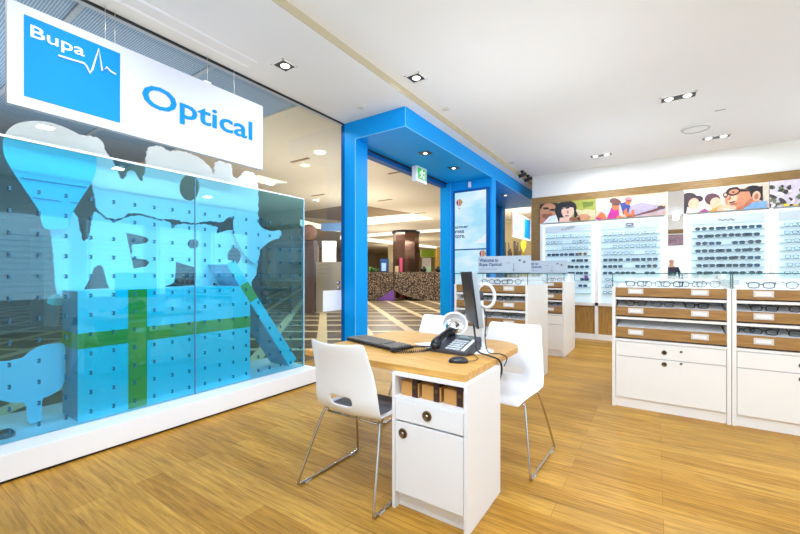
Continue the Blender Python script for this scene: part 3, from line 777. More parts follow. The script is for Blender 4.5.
poster('poster', -1.94, -.93, 'poster of two close-up faces above the leftmost rack',
       [(160, 158, 62), (196, 136, 98), (60, 40, 34), (30, 26, 30), (226, 228, 240), (232, 190, 168), (190, 120, 90), (200, 186, 140), (140, 84, 62), (108, 122, 36)],
       [(7, W([(300, 130), (465, 120), (465, 285), (300, 290)])), (0, W([(300, 130), (465, 120), (465, 190), (380, 200), (310, 180)])), (9, W([(360, 130), (450, 125), (440, 160), (370, 175)])), (7, E(400, 215, 60, 30)),
        (2, E(95, 150, 85, 45)), (6, W([(40, 190), (30, 300), (80, 300), (90, 240)])), (1, E(108, 200, 62, 62, rot=.4)), (8, E(100, 245, 50, 22, rot=.3)), (4, W([(60, 300), (110, 240), (160, 230), (185, 300)])), (3, E(235, 180, 85, 60, rot=-.2)), (3, W([(150, 200), (180, 170), (215, 240), (180, 300), (170, 250)])),
        (5, E(250, 200, 48, 52, rot=.2)), (3, W([(195, 150), (290, 140), (300, 160), (200, 175)])), (3, W([(205, 178), (290, 160), (290, 172), (207, 190)])), (5, W([(190, 250), (300, 250), (320, 290), (185, 296)])), (3, W([(300, 170), (330, 230), (340, 280), (300, 270)])),
        (1, E(370, 250, 55, 28)), (7, E(430, 215, 26, 26)), (2, E(85, 178, 20, 5)), (2, E(135, 192, 20, 5)), (8, E(120, 225, 16, 6)), (8, E(245, 235, 16, 4)), (3, E(85, 178, 24, 7)), (3, E(135, 190, 24, 7)), (5, E(228, 190, 17, 12)), (5, E(275, 182, 17, 12)), (6, E(252, 208, 7, 14)), (6, E(112, 212, 7, 16)), (8, E(300, 262, 40, 16)), (2, W([(320, 250), (340, 240), (350, 285), (335, 290)]))])
G2 = dict(sc=7.63, ox=595, oy=180)
poster('poster', -.925, .17, 'poster of two cyclists in helmets beside a grey road',
       [(206, 180, 150), (190, 120, 120), (110, 60, 55), (212, 104, 54), (190, 30, 130), (52, 64, 135), (180, 190, 225), (176, 160, 178), (90, 60, 60), (214, 196, 182), (190, 158, 150)],
       [(9, W([(5, 155), (535, 105), (535, 180), (5, 230)], **G2)), (7, W([(250, 200), (360, 172), (450, 190), (535, 200), (535, 290), (250, 300)], **G2)), (10, W([(290, 300), (535, 230), (535, 292), (300, 300)], **G2)), (2, W([(310, 265), (440, 225), (535, 195), (535, 215), (440, 245), (320, 272)], **G2)), (8, E(505, 210, 30, 14, **G2)),
        (3, W([(5, 285), (60, 230), (90, 300), (10, 310)], **G2)), (6, W([(45, 240), (80, 205), (130, 205), (120, 250), (80, 262)], **G2)), (4, W([(90, 300), (125, 210), (180, 205), (185, 270), (160, 305)], **G2)), (4, E(20, 298, 28, 12, **G2)), (3, W([(70, 250), (90, 300), (50, 308), (40, 270)], **G2)), (3, E(155, 200, 28, 32, **G2)), (2, E(155, 165, 45, 25, rot=.2, **G2)), (8, E(158, 188, 30, 7, **G2)),
        (3, W([(170, 270), (230, 290), (225, 302), (165, 285)], **G2)), (5, W([(190, 180), (245, 165), (270, 200), (255, 250), (215, 260)], **G2)), (3, E(252, 168, 20, 22, **G2)), (1, E(255, 148, 26, 16, **G2)), (2, E(258, 160, 22, 5, **G2)), (3, W([(215, 240), (245, 290), (300, 285), (300, 270), (250, 250), (240, 215)], **G2)), (8, W([(240, 280), (320, 262), (320, 270), (245, 296)], **G2)), (3, E(290, 250, 12, 24, **G2))])
G3 = dict(sc=6.4, ox=675, oy=175)
poster('poster', .405, 1.455, 'poster of a man in dark glasses with two women behind',
       [(214, 194, 172), (58, 38, 42), (232, 172, 138), (200, 128, 92), (150, 60, 120), (30, 24, 30), (120, 160, 205), (90, 50, 60), (226, 206, 190), (176, 108, 78), (196, 138, 56)],
       [(8, W([(40, 100), (330, 85), (300, 130), (200, 120), (160, 240), (60, 255)], **G3)), (0, W([(330, 85), (470, 78), (480, 100), (330, 110)], **G3)), (1, E(92, 160, 58, 48, **G3)), (1, W([(38, 150), (75, 160), (78, 250), (45, 256)], **G3)), (1, E(150, 152, 30, 20, **G3)), (2, E(120, 185, 34, 38, rot=.5, **G3)), (8, W([(78, 215), (150, 225), (140, 250), (70, 254)], **G3)), (7, E(240, 155, 50, 38, **G3)), (2, E(262, 182, 38, 38, **G3)), (4, W([(145, 245), (190, 215), (225, 240), (205, 250)], **G3)), (10, W([(205, 245), (300, 190), (320, 235), (240, 248)], **G3)),
        (5, E(500, 105, 62, 38, rot=-.1, **G3)), (5, W([(520, 80), (560, 70), (562, 165), (540, 160)], **G3)), (3, W([(330, 120), (380, 85), (470, 90), (490, 150), (540, 165), (470, 220), (400, 235), (345, 225), (318, 170)], **G3)), (2, W([(335, 130), (380, 100), (400, 140), (380, 200), (340, 190)], **G3)), (2, E(520, 135, 26, 32, rot=.3, **G3)), (9, E(520, 138, 13, 20, rot=.3, **G3)), (6, W([(430, 230), (500, 175), (585, 165), (585, 222)], **G3)), (2, E(330, 215, 62, 24, rot=-.1, **G3)), (8, E(345, 222, 40, 5, rot=.1, **G3)),
        (5, E(372, 106, 46, 27, rot=-.2, **G3)), (3, E(375, 108, 32, 15, rot=-.2, **G3)), (5, E(372, 110, 9, 5, **G3)), (5, W([(345, 84), (400, 76), (402, 82), (346, 91)], **G3)), (5, E(322, 128, 16, 16, **G3)), (2, E(322, 128, 9, 9, **G3)), (9, W([(352, 128), (336, 156), (345, 166), (360, 150)], **G3)), (9, W([(400, 235), (470, 195), (500, 150), (480, 150), (440, 190), (395, 212)], **G3)), (9, E(372, 186, 24, 6, rot=-.2, **G3)), (5, W([(405, 92), (495, 92), (495, 102), (408, 106)], **G3)), (7, W([(345, 176), (385, 166), (386, 172), (350, 184)], **G3))])
G4 = dict(sc=6.4, ox=675, oy=175)
rb = random.Random(4); sh = []
for k in range(34):
    sh.append((rb.choice([1, 1, 2, 3, 4]), E(rb.uniform(600, 860), rb.uniform(70, 215), rb.uniform(8, 34), rb.uniform(6, 15), rot=rb.uniform(-1, 1), **G4)))
sh += [(5, E(710, 195, 16, 12, **G4)), (5, E(770, 200, 20, 12, **G4))]
poster('poster', 1.46, 2.5, 'poster of dark branches and pale blossom at the right edge', [(214, 200, 214), (62, 58, 44), (110, 120, 84), (236, 226, 238), (90, 96, 60), (238, 200, 40)], sh)

# ================================================================= DISPLAY COUNTERS
def counter(x0, y0, wd, dp, label, mode):
    x1 = x0+wd; y1 = y0+dp
    t = thing('display_counter', ((x0+x1)/2, (y0+y1)/2, 0), label, 'display counter', 'white eyewear counters')
    for a in (x0, x1-.028):
        MB().box(a, a+.028, y0, y1, 0, 1.125, bev=.0015).build('side_panel', M_cream, t)
    xi, xj = x0+.029, x1-.029
    MB().box(xi, xj, y0+.02, y1-.02, 0, .09).build('kickboard', M_cream, t)
    MB().box(xi, xj, y0+.3, y1-.02, .09, 1.1).build('back_body', M_white, t)
    b = MB()
    for z in (.640, .845, 1.028): b.box(xi, xj, y0+.004, y0+.3, z-.022, z)
    b.build('shelf', M_cream, t)
    MB().box(xi, xj, y0+.02, y0+.3, .09, .615).build('carcass', M_white, t)
    d = MB().box(xi+.003, xj-.003, y0+.002, y0+.02, .095, .478, bev=.001).build('door', M_cream, t)
    dr = MB().box(xi+.003, xj-.003, y0+.002, y0+.02, .484, .612, bev=.001).build('drawer', M_cream, t)
    for par, z in ((d, .44), (dr, .545)):
        for (fx, r, nm) in ((.47, .020, 'finger_pull'), (.62, .010, 'lock')):
            b = MB(); cx = xi+(xj-xi)*fx; b.lathe((cx, y0+.003, z+(.02 if nm == 'lock' else 0)), [(r, 0), (r, .004), (r*.6, .004), (r*.5, .001)], 18, (0, -1, 0)); b.build(nm, M_bronze, par)
    for k, (za, zb) in enumerate(((.655, .750), (.860, .940), (1.040, 1.120))):
        tr = MB(); tr.box(xi, xj, y0-.002, y0+.014, za, zb, bev=.001); f = tr.build('tray_front', M_tray, t)
        MB().prism([(y0+.014, za+.01), (y0+.014, zb-.012), (y0+.05, zb-.004), (y0+.29, zb+.055 if k < 2 else zb+.03), (y0+.29, za+.01)], 'X', xi+.01, xj-.01).build('tray_insert', M_white, t)
        for fx in (.2, .78):
            cx = xi+(xj-xi)*fx; zc = (za+zb)/2+.006
            h = MB(); h.box(cx-.06, cx+.06, y0-.007, y0-.002, zc-.025, zc+.025, bev=.002); hh = h.build('label_holder', mat('holder', srgb(214, 206, 196), .3), f)
            MB().box(cx-.045, cx+.045, y0-.0085, y0-.007, zc-.013, zc+.013).build('label_card', mat('holder card', srgb(236, 234, 232), .5), hh)
    # glass case on top
    g = MB(); zt = 1.246
    g.box(x0+.006, x0+.012, y0+.006, y1-.006, 1.125, zt); g.box(x1-.012, x1-.006, y0+.006, y1-.006, 1.125, zt); g.box(x0+.012, x1-.012, y0+.006, y0+.012, 1.125, zt); g.box(x0+.012, x1-.012, y1-.012, y1-.006, 1.125, zt)
    gc = g.build('glass_case', M_cglass, t)
    MB().box(x0+.004, x1-.004, y0+.004, y1-.004, zt, zt+.008).build('glass_top', M_cglass, t)
    e = MB(); s = .003
    for (a, c) in ((x0+.004, y0+.004), (x1-.004, y0+.004), (x0+.004, y1-.004), (x1-.004, y1-.004)): e.box(a-s, a+s, c-s, c+s, 1.125, zt+.008)
    for c in (y0+.004, y1-.004): e.box(x0+.004, x1-.004, c-s, c+s, zt, zt+.008)
    for a in (x0+.004, x1-.004): e.box(a-s, a+s, y0+.004, y1-.004, zt, zt+.008)
    e.build('glass_edge', M_gedge, gc)
    MB().box(xi, xj, y0+.3, y1-.02, 1.1, 1.135).build('top_tray', M_white, t)
    MB().box(xi+.06, xj-.02, y0+.34, y1-.06, 1.135, 1.195, bev=.004).build('riser', M_white, t)
    return t
CW = .861; CD = .9; CY = 4.12
counter(-.338, CY, CW, CD, 'white eyewear counter in the middle right, left of its twin', 0)
counter(.527, CY, CW, CD, 'white eyewear counter at the right edge of the picture', 1)
counter(1.392, CY, CW, CD, 'white eyewear counter outside the picture on the right', 2)
counter(-1.985, CY, CW, CD, 'white eyewear counter behind the desk with a welcome sign', 3)
counter(-1.985, 6.08, CW, CD, 'white eyewear counter farthest back with its own welcome sign', 4)
CN = {0: 'middle right counter', 1: 'right-edge counter', 3: 'counter behind the desk', 4: 'farthest counter'}
def tray_glasses(ci, x0, y0, tray, fracs, keys):
    zb = (.750, .940, 1.120)[tray]
    for j, (fx, key) in enumerate(zip(fracs, keys)):
        x = x0+.03+(CW-.06)*fx
        zz = zb+(.006 if tray < 2 else .012)
        o = put_glasses(key, (x, y0+.085, zz), rnd.uniform(-.12, .12), '%s, %s from left, %s tray, %s' % (DESC[key], ORD[j], ('lowest', 'middle', 'top')[tray], CN[ci]), 'eyewear on counter trays')
        o.scale = (1.3, .9, 1.25); o.rotation_euler.x = .23 if tray < 2 else .13
tray_glasses(0, -.338, CY, 2, (.2, .37, .54, .71, .86), ('black', 'metal', 'black', 'metal', 'blackround'))
tray_glasses(0, -.338, CY, 1, (.2, .46, .76), ('brown', 'metal', 'black'))
tray_glasses(1, .527, CY, 2, (.2, .48, .8), ('black', 'blackround', 'black'))
tray_glasses(1, .527, CY, 1, (.22, .5), ('black', 'brown')); tray_glasses(1, .527, CY, 0, (.05, .22, .5), ('blackround', 'black', 'black'))
tray_glasses(3, -1.985, CY, 2, (.45, .64, .82), ('blackround', 'black', 'blackround')); tray_glasses(3, -1.985, CY, 1, (.35, .68), ('metal', 'black')); tray_glasses(3, -1.985, CY, 0, (.4, .76), ('metal', 'metal'))
tray_glasses(4, -1.985, 6.08, 2, (.72, .88), ('metal', 'metal')); tray_glasses(4, -1.985, 6.08, 1, (.8,), ('black',)); tray_glasses(4, -1.985, 6.08, 0, (.8,), ('metal',))
# welcome signs standing on the glass tops
def welcome(x0, x1, y, label):
    t = thing('welcome_sign', ((x0+x1)/2, y, 1.255), label, 'sign', 'welcome signs on counters')
    z0 = 1.255; h = .205
    MB().box(x0, x1, y, y+.006, z0, z0+h).build('sign_panel', M_acr, t)
    MB().box(x0, x1, y, y+.07, z0, z0+.005).build('sign_foot', M_acr, t)
    L = (x1-x0)
    b = MB(); put_text(b, 'Welcome to', (x0+.03*L, y, z0+.135), (1, 0, 0), (0, 0, 1), (0, -1, 0), .37*L, .045, .02, .002); put_text(b, 'Bupa Optical.', (x0+.03*L, y, z0+.075), (1, 0, 0), (0, 0, 1), (0, -1, 0), .45*L, .05, .02, .002)
    b.build('lettering', M_text, t)
    b = MB(); b.box(x0+.03*L, x0+.38*L, y-.001, y, z0+.045, z0+.052); b.build('small_print', mat('small print', srgb(140, 150, 165), .5), t)
    b = MB(); b.tube([(x0+.69*L, y-.002, z0+.015), (x0+.69*L, y-.002, z0+.12)], .002, 4); b.tube([(x0+.65*L, y-.002, z0+.04), (x0+.73*L, y-.002, z0+.04)], .002, 4); b.box(x0+.78*L, x0+.82*L, y-.001, y, z0+.14, z0+.16); b.sphere((x0+.88*L, y-.001, z0+.13), .014, .004, .014, 10, 6); b.box(x0+.55*L, x0+.62*L, y-.001, y, z0+.12, z0+.124)
    b.build('picture_marks', mat('mark grey', srgb(95, 105, 112), .5), t)
wx0 = onY(478, 260, 4.45)[0]; wx1 = onY(531, 260, 4.45)[0]
welcome(wx0, wx1, 4.45, 'pale acrylic welcome sign on the counter behind the desk')
wx0 = onY(520, 262, 6.4)[0]; wx1 = onY(567.5, 262, 6.4)[0]
welcome(wx0, wx1, 6.4, 'pale acrylic welcome sign on the farthest counter')

# ================================================================= DESK
dk = thing('consultation_desk', (-1.2, 2.2, 0), 'timber-topped desk with a white drawer pedestal', 'desk')
ZT = .757
top = [(-.762, 1.70), (-.762, 2.52)]
for k in range(1, 9):
    a = k/8*math.pi/2; top.append((-.762-.22*(1-math.cos(a)), 2.52+.21*math.sin(a)))
top += [(-1.72, 2.74)]
for k in range(1, 7):
    a = k/6*math.pi/2; top.append((-1.72-.16*math.sin(a), 2.74-.14*(1-math.cos(a))))
top += [(-1.88, 1.70)]
MB().prism(top, 'Z', ZT-.035, ZT).build('worktop', M_oak, dk)
cx0, cx1, cy0, cy1 = -1.168, -.735, 1.645, 2.125
cy0 = 1.70
b = MB(); cy0 = 1.665
b.box(cx0, cx0+.018, cy0, cy1, 0, ZT-.036); b.box(cx1-.018, cx1, cy0, cy1, 0, ZT-.036); b.box(cx0+.018, cx1-.018, cy1-.018, cy1, 0, ZT-.036)
b.box(cx0+.018, cx1-.018, cy0+.004, cy1-.018, .585, .600); b.box(cx0+.018, cx1-.018, cy0+.03, cy1-.018, .09, .105); b.box(cx0+.018, cx1-.018, cy0+.045, cy0+.06, 0, .09); b.box(cx0+.018, cx1-.018, cy0+.002, cy1-.018, ZT-.05, ZT-.036)
b.build('pedestal', M_white, dk)
dr = MB().box(cx0+.021, cx1-.021, cy0, cy0+.018, .478, .583, bev=.0015).build('drawer', M_white, dk)
do = MB().box(cx0+.021, cx1-.021, cy0, cy0+.018, .095, .468, bev=.0015).build('door', M_white, dk)
for par, x, z in ((dr, -.953, .532), (do, -1.098, .412)):
    q = MB(); q.lathe((x, cy0, z), [(.026, 0), (.026, .005), (.019, .006), (.017, .002)], 22, (0, -1, 0)); q.build('knob', M_bronze, par)
    q = MB(); q.lathe((x, cy0-.002, z), [(.009, 0), (.009, .006)], 14, (0, -1, 0)); q.build('knob_centre', M_chrome, par)
b = MB(); b.lathe((-1.0, 2.42, 0), [(.12, 0), (.12, .008), (.025, .012), (.025, ZT-.036)], 20); b.build('support_post', M_white, dk)
# wooden cases in niche
for k in range(3):
    x = cx0+.035+k*.128
    t = thing('wooden_case', (x+.055, 1.8, .6), '%s tan box with dark strap in the desk niche' % ('left-hand', 'middle', 'right-hand')[k], 'box', 'strapped tan boxes in the desk niche')
    MB().box(x, x+.112, 1.70, 1.93, .6005, .675, bev=.003).build('case_body', M_tan, t)
    MB().box(x+.072, x+.104, 1.695, 1.935, .6005, .679).box(x+.072, x+.104, 1.70, 1.93, .675, .70).build('strap', M_strap, t)
    q = MB(); q.box(x+.08, x+.097, 1.690, 1.695, .645, .662); q.build('buckle', M_bronze, t)
# keyboard
ka, kb_, kc, kd = (-1.916, 2.121), (-1.96+.03, 2.309), (-1.339, 2.163), (-1.32, 1.96)
kc_ = Vector((-1.60, 2.10)); kang = math.atan2(-.16, .60)
def oriented(name, label, cat, cx, cy, ang, z=ZT):
    t = thing(name, (cx, cy, z), label, cat); t.rotation_euler = (0, 0, ang); return t
def lb(mb, name, m, parent):
    # build in local coordinates of parent
    me = MB.build(mb, name, m, None, origin=(0, 0, 0)); me.parent = parent; return me
kb = oriented('keyboard', 'black computer keyboard on the desk by the left chair', 'keyboard', -1.595, 2.105, -.27)
lb(MB().box(-.27, .27, -.085, .085, .004, .022, bev=.005), 'body', M_black, kb)
keys = MB(); 
for r in range(6):
    for c in range(21):
        if c in (15, ): continue
        if r == 0 and 4 <= c <= 9: continue
        x = -.262+c*.025; y = -.077+r*.0262
        keys.box(x, x+.0185, y, y+.0185, .022, .029)
keys.box(-.262+4*.025, -.262+9*.025+.021, -.077, -.056, .022, .029)
o = lb(keys, 'keys', M_key, kb); o['kind'] = 'stuff'
# mouse
ms = oriented('computer_mouse', 'black computer mouse at the desk corner by the phone', 'mouse', -.905, 1.93, .5)
b = MB(); b.sphere((0, 0, .006), .055, .033, .028, 20, 12); b.v = [(x, y, max(.0005, z)) for x, y, z in b.v]; lb(b, 'shell', M_black, ms)
b = MB(); b.lathe((.025, .006, .028), [(.004, -.004), (.004, .004)], 10, (0, 1, 0)); lb(b, 'wheel', M_key, ms)
b = MB(); b.tube([(.05, 0, .008), (.09, .03, .004), (.12, .09, .004), (.1, .2, .004)], .002, 6); lb(b, 'cable', M_black, ms)
# desk phone
ph = oriented('desk_phone', 'dark grey desk telephone with coiled cord on the desk', 'telephone', -1.06, 2.20, -.08)
ph.scale = (1.06, 1.06, 1.06)
b = MB(); b.prism([(-.10, .004), (-.10, .022), (.11, .082), (.12, .078), (.09, .02), (.06, .004)], 'X', -.02, .135); b.prism([(-.10, .004), (-.10, .022), (.11, .082), (.12, .078), (.09, .02), (.06, .004)], 'X', -.115, -.02)
lb(b, 'base', M_phone, ph)
b = MB(); b.box(.02, .10, .085, .10, .004, .06); lb(b, 'foot', M_black, ph)
def onslope(y): return .022+(y+.10)*.060/.21
b = MB()
for r in range(5):
    for c in range(4):
        x = -.012+c*.024; y = -.083+r*.026; z = onslope(y)
        b.box(x, x+.0195, y, y+.019, z-.004, z+.006)
b2 = lb(b, 'number_buttons', M_but, ph)
b = MB()
b.prism([(-.085, onslope(-.085)), (.06, onslope(.06)), (.06, onslope(.06)+.003), (-.085, onslope(-.085)+.003)], 'X', .092, .112); lb(b, 'label_strip', M_plastic, ph)
b = MB(); b.prism([(.062, onslope(.062)), (.1, onslope(.1)), (.1, onslope(.1)+.004), (.062, onslope(.062)+.004)], 'X', -.01, .11); lb(b, 'display', M_lcd, ph)
b = MB(); hp = []
for k in range(11):
    u = k/10; y = -.105+.20*u; hp.append((-.075, y, onslope(y)+.024+.016*math.sin(math.pi*u)))
b.tube(hp, [.024, .028, .026, .02, .018, .018, .018, .02, .026, .028, .024], 12)
b.sphere((-.075, -.095, onslope(-.095)+.018), .03, .03, .02, 14, 8); b.sphere((-.075, .088, onslope(.088)+.018), .03, .03, .02, 14, 8)
lb(b, 'handset', M_black, ph)
# coiled cord
cp = [(-.09, -.12, .02), (-.12, -.15, .012), (-.17, -.22, .01), (-.24, -.27, .01), (-.29, -.24, .01), (-.29, -.16, .01), (-.25, -.09, .01), (-.19, -.05, .01), (-.13, -.03, .012)]
def catmull(P, n=10):
    P = [Vector(p) for p in P]; out = []
    for i in range(len(P)-1):
        p0, p1, p2, p3 = P[max(i-1, 0)], P[i], P[i+1], P[min(i+2, len(P)-1)]
        for k in range(n):
            t = k/n; out.append(.5*((2*p1)+(-p0+p2)*t+(2*p0-5*p1+4*p2-p3)*t*t+(-p0+3*p1-3*p2+p3)*t**3))
    out.append(P[-1]); return out
cc = catmull(cp, 40); hel = []
for i, p in enumerate(cc):
    tdir = (cc[min(i+1, len(cc)-1)]-cc[max(i-1, 0)]).normalized(); s_ = tdir.cross(Vector((0, 0, 1))).normalized()
    a = i*1.1; hel.append(p+s_*.007*math.cos(a)+Vector((0, 0, .007*math.sin(a))))
b = MB(); b.tube([h[:] for h in hel], .003, 5); lb(b, 'coiled_cord', M_black, ph)
# papers
tag(MB().prism([(-1.40, 2.27), (-1.24, 2.18), (-1.12, 2.36), (-1.29, 2.44)], 'Z', ZT, ZT+.004).build('paper_sheet', M_paper), 'white paper sheets beside the phone on the desk', 'paper')
# round table mirror
mx, my = -1.20, 2.49
tm = thing('table_mirror', (mx, my, ZT), 'round white-rimmed table mirror behind the phone', 'mirror')
b = MB(); b.lathe((mx, my, ZT), [(.075, 0), (.075, .006), (.03, .02), (.012, .03), (.010, .04)], 24); b.build('base', M_plastic, tm)
ax = Vector((.35, -.8, .48)).normalized(); cc_ = Vector((mx-.0, my, ZT+.128))
a_ = ax.orthogonal().normalized(); b_ = ax.cross(a_)
ring = [(cc_+(a_*math.cos(k*.2094)+b_*math.sin(k*.2094))*.088)[:] for k in range(30)]
b = MB(); b.tube(ring, .010, 10, True); b.build('rim', M_plastic, tm)
b = MB(); b.lathe(cc_[:], [(.082, -.004), (.082, .004)], 30, ax[:]); b.build('mirror_glass', M_mirror, tm)
# monitor
mon = oriented('computer_monitor', 'slim black monitor seen edge-on on the desk', 'monitor', -.935, 2.28, 0)
mdir = Vector((-.251, .409, 0)).normalized(); nrm = Vector((-mdir.y, mdir.x, 0))   # left face normal
if nrm.x > 0: nrm = -nrm
upv = (Vector((0, 0, 1))*math.cos(.13)+nrm*math.sin(.13)).normalized(); nn = mdir.cross(upv); 
if nn.dot(nrm) < 0: nn = -nn
Cm = Vector((-.055, .0, 1.095-ZT))
def mbx(mb, u0, u1, v0, v1, t0, t1):
    vs = [Cm+mdir*u+upv*v+nn*t for u in (u0, u1) for v in (v0, v1) for t in (t0, t1)]
    mb.add([v[:] for v in vs], [(0, 1, 3, 2), (4, 6, 7, 5), (0, 4, 5, 1), (2, 3, 7, 6), (0, 2, 6, 4), (1, 5, 7, 3)]); return mb
lb(mbx(MB(), -.235, .235, -.165, .165, -.028, 0), 'housing', M_alu, mon)
lb(mbx(MB(), -.237, .237, -.168, .168, 0, .010), 'bezel', M_black, mon)
lb(mbx(MB(), -.222, .222, -.15, .155, .010, .011), 'screen_panel', mat('monitor glass', srgb(14, 16, 20), .35, spec=.2), mon)
ring = [(Cm-nn*.10-mdir*.02+(nn*math.cos(k*.2618)*.055+upv*math.sin(k*.2618)*.075))[:] for k in range(24)]
b = MB(); b.tube(ring, .011, 8, True); lb(b, 'stand_ring', M_plastic, mon)
b = MB(); b.tube([(Cm-nn*.028)[:], (Cm-nn*.085)[:]], .03, 12); lb(b, 'hinge', M_phone, mon)
b = MB(); b.tube([(Cm-nn*.07)[:], (Cm-nn*.08-Vector((0, 0, .15)))[:], (.04, 0, .03), (.0, 0, .008)], [.016, .015, .014, .014], 10); b.lathe((0, 0, 0), [(.1, 0), (.1, .006), (.05, .014)], 28); lb(b, 'stand', M_plastic, mon)
b = MB()
b.tube([p[:] for p in catmull([Cm-nn*.05-upv*.05-mdir*.03, Vector((.0, -.06, .20)), Vector((.03, -.11, .1)), Vector((.06, -.14, .03)), Vector((.14, -.15, .012)), Vector((.185, -.13, -.01)), Vector((.19, -.10, -.07)), Vector((.185, -.13, -.13))], 8)], .006, 6)
b.tube([p[:] for p in catmull([Cm-nn*.06-upv*.02, Cm-nn*.09-upv*.13, Vector((.06, -.03, .1)), Vector((.10, -.08, .02)), Vector((.17, -.06, .012)), Vector((.188, .0, -.02)), Vector((.187, -.05, -.06))], 8)], .0035, 6)
lb(b, 'cables', M_black, mon)

# ================================================================= CHAIRS
def shell_mb():
    # profile (y,z) from seat front to back top, local facing +Y
    prof = [(.245, .425), (.235, .445), (.16, .45), (.06, .438), (-.05, .432), (-.13, .44), (-.178, .462), (-.205, .515), (-.215, .562), (-.226, .63), (-.242, .71), (-.266, .79), (-.296, .872)]
    hw = [.20, .215, .228, .232, .234, .236, .238, .238, .236, .23, .22, .208, .200]
    dish = [.0, .004, .012, .018, .02, .02, .02, .025, .028, .03, .032, .03, .03]
    n = 13; vs = []; fs = []
    for i, ((y, z), w_, d_) in enumerate(zip(prof, hw, dish)):
        for k in range(n):
            u = -1+2*k/(n-1); e = u*u
            if i < 6: vs.append((w_*u, y, z+d_*e*1.4-.0))
            else: vs.append((w_*u, y+d_*e*1.6, z+(.012*e if i == 12 else 0)))
    for i in range(len(prof)-1):
        for k in range(n-1):
            if i == 7 and 4 <= k <= 7: continue          # hand slot in the lower back
            fs.append((i*n+k, i*n+k+1, (i+1)*n+k+1, (i+1)*n+k))
    return vs, fs
def make_chair(loc, rz, label, surface):
    t = thing('cafe_chair', loc, label, 'chair', 'white shell chairs at the desk'); t.rotation_euler = (0, 0, rz)
    vs, fs = shell_mb(); o = lb(MB().add(vs, fs, True), 'seat_shell', M_plastic, t)
    s = o.modifiers.new('thickness', 'SOLIDIFY'); s.thickness = .010; s.offset = 0
    s = o.modifiers.new('smooth', 'SUBSURF'); s.levels = 2; s.render_levels = 2
    for sx in (-1, 1):
        x = sx*.275
        pts = [(sx*.19, .15, .425), (sx*.215, .175, .40), (x, .262, .05), (x, .25, .018), (x, .215, .011), (x, -.215, .011), (x, -.25, .018), (x, -.262, .05), (sx*.215, -.135, .40), (sx*.19, -.11, .42)]
        b = MB(); b.tube([p[:] for p in catmull(pts, 6)], .0075, 8); lb(b, 'sled_leg', M_chrome, t)
        for yy in (-.2, .2):
            b = MB(); b.box(x-.009, x+.009, yy-.025, yy+.025, 0, .012, bev=.003); lb(b, 'glide', mat('glide', srgb(190, 196, 202), .4), t)
    for yy, zz in ((.15, .42), (-.11, .415)):
        b = MB(); b.tube([(-.19, yy, zz), (.19, yy, zz)], .0065, 8); lb(b, 'crossbar', M_chrome, t)
    if surface:
        b = MB(); b.box(-.19, .19, -.12, .2, .447, .462, bev=.007); lb(b, 'seat_surface', M_grey, t)  # thin grey box makes this seat darker than its shell
    return t
make_chair((-1.46, 1.79, 0), .0, 'white shell chair with grey seat pad in front of the desk', True)
make_chair((-.885, 2.60, 0), math.pi-.04, 'white shell chair at the right end of the desk', False)
make_chair((-1.585, 2.78, 0), math.pi-.03, 'white shell chair on the far side of the desk, behind the keyboard', False)

# ================================================================= door push plate / handles by the window
t = thing('white_notice', (XG, 3.56, .77), 'blank white square notice on the window beside the blue post', 'notice')
MB().box(XG-.012, XG-.002, 3.38, 3.705, .775, 1.035).build('notice_sheet', M_white, t)
b = MB(); yl = 3.655
for z in (1.06, 1.13):
    b.lathe((XG-.012, yl, z), [(.026, 0), (.026, .012), (.012, .02)], 18, (1, 0, 0))
tag(b.build('door_lock', M_chrome), 'two round chrome lock cylinders on the window glass above the notice', 'lock')

# ================================================================= THE MALL BEYOND
ZM = 3.42
struct(MB().box(-26, -3.5, 3.35, 34, ZM, ZM+.1).build('ceiling_mall', M_mallceil, origin=(0, 0, 0)))
struct(MB().box(-3.5, 6, 10.7, 34, ZM, ZM+.1).build('ceiling_mall_far', M_mallceil, origin=(0, 0, 0)))
struct(MB().box(-26, -3.5, -6, 3.35, ZM+.02, ZM+.1).build('ceiling_louvre', M_louv, origin=(0, 0, 0)))
M_joint = mat('louvre joint', srgb(170, 180, 192), .6)
for i, yy in enumerate((-.2, 1.1, 2.2)):
    struct(MB().box(-8, -3.5, yy, yy+.04, ZM, ZM+.02).build('trim_%d' % (30+i), M_joint))
struct(MB().box(-26, -25.9, -6, 34, 0, ZM).build('wall_mall_left', M_beige))
struct(MB().box(-26, 6, 34, 34.1, 0, ZM).build('wall_mall_far', M_beige))
struct(MB().box(-26, -3.5, -6.1, -6, 0, ZM).build('wall_mall_near', M_beige))
def ceil_poly(pts, m, name, label, z=ZM, th=.02):
    P = [onZ(*p, z-th)[:2] for p in pts]
    return tag(MB().prism(P, 'Z', z-th, z-.001).build(name, m), label, 'ceiling light', 'glowing cove strips in the mall ceiling')
ceil_poly([(367.5, 217.5), (412.4, 213.7), (433.4, 219), (367.5, 225)], M_cove, 'cove_light', 'broad glowing cove panel seen through the doorway')
ceil_poly([(340, 236.2), (394, 232), (441, 229.2), (441, 231.7), (394, 235), (340, 239.5)], M_cove, 'cove_light', 'upper thin glowing ceiling strip through the doorway')
ceil_poly([(340, 237), (367, 238), (440, 247), (440, 249), (367, 241.5), (340, 239.5)], M_cove, 'cove_light', 'lower thin glowing ceiling strip through the doorway')
ceil_poly([(258, 176), (287, 183), (262, 184), (250, 178)], M_cove, 'cove_light', 'small glowing cove corner above the tinted case')
ceil_poly([(300, 220), (340, 229), (340, 232), (300, 226)], M_cove, 'cove_light', 'glowing strip seen between tinted case and blue post')
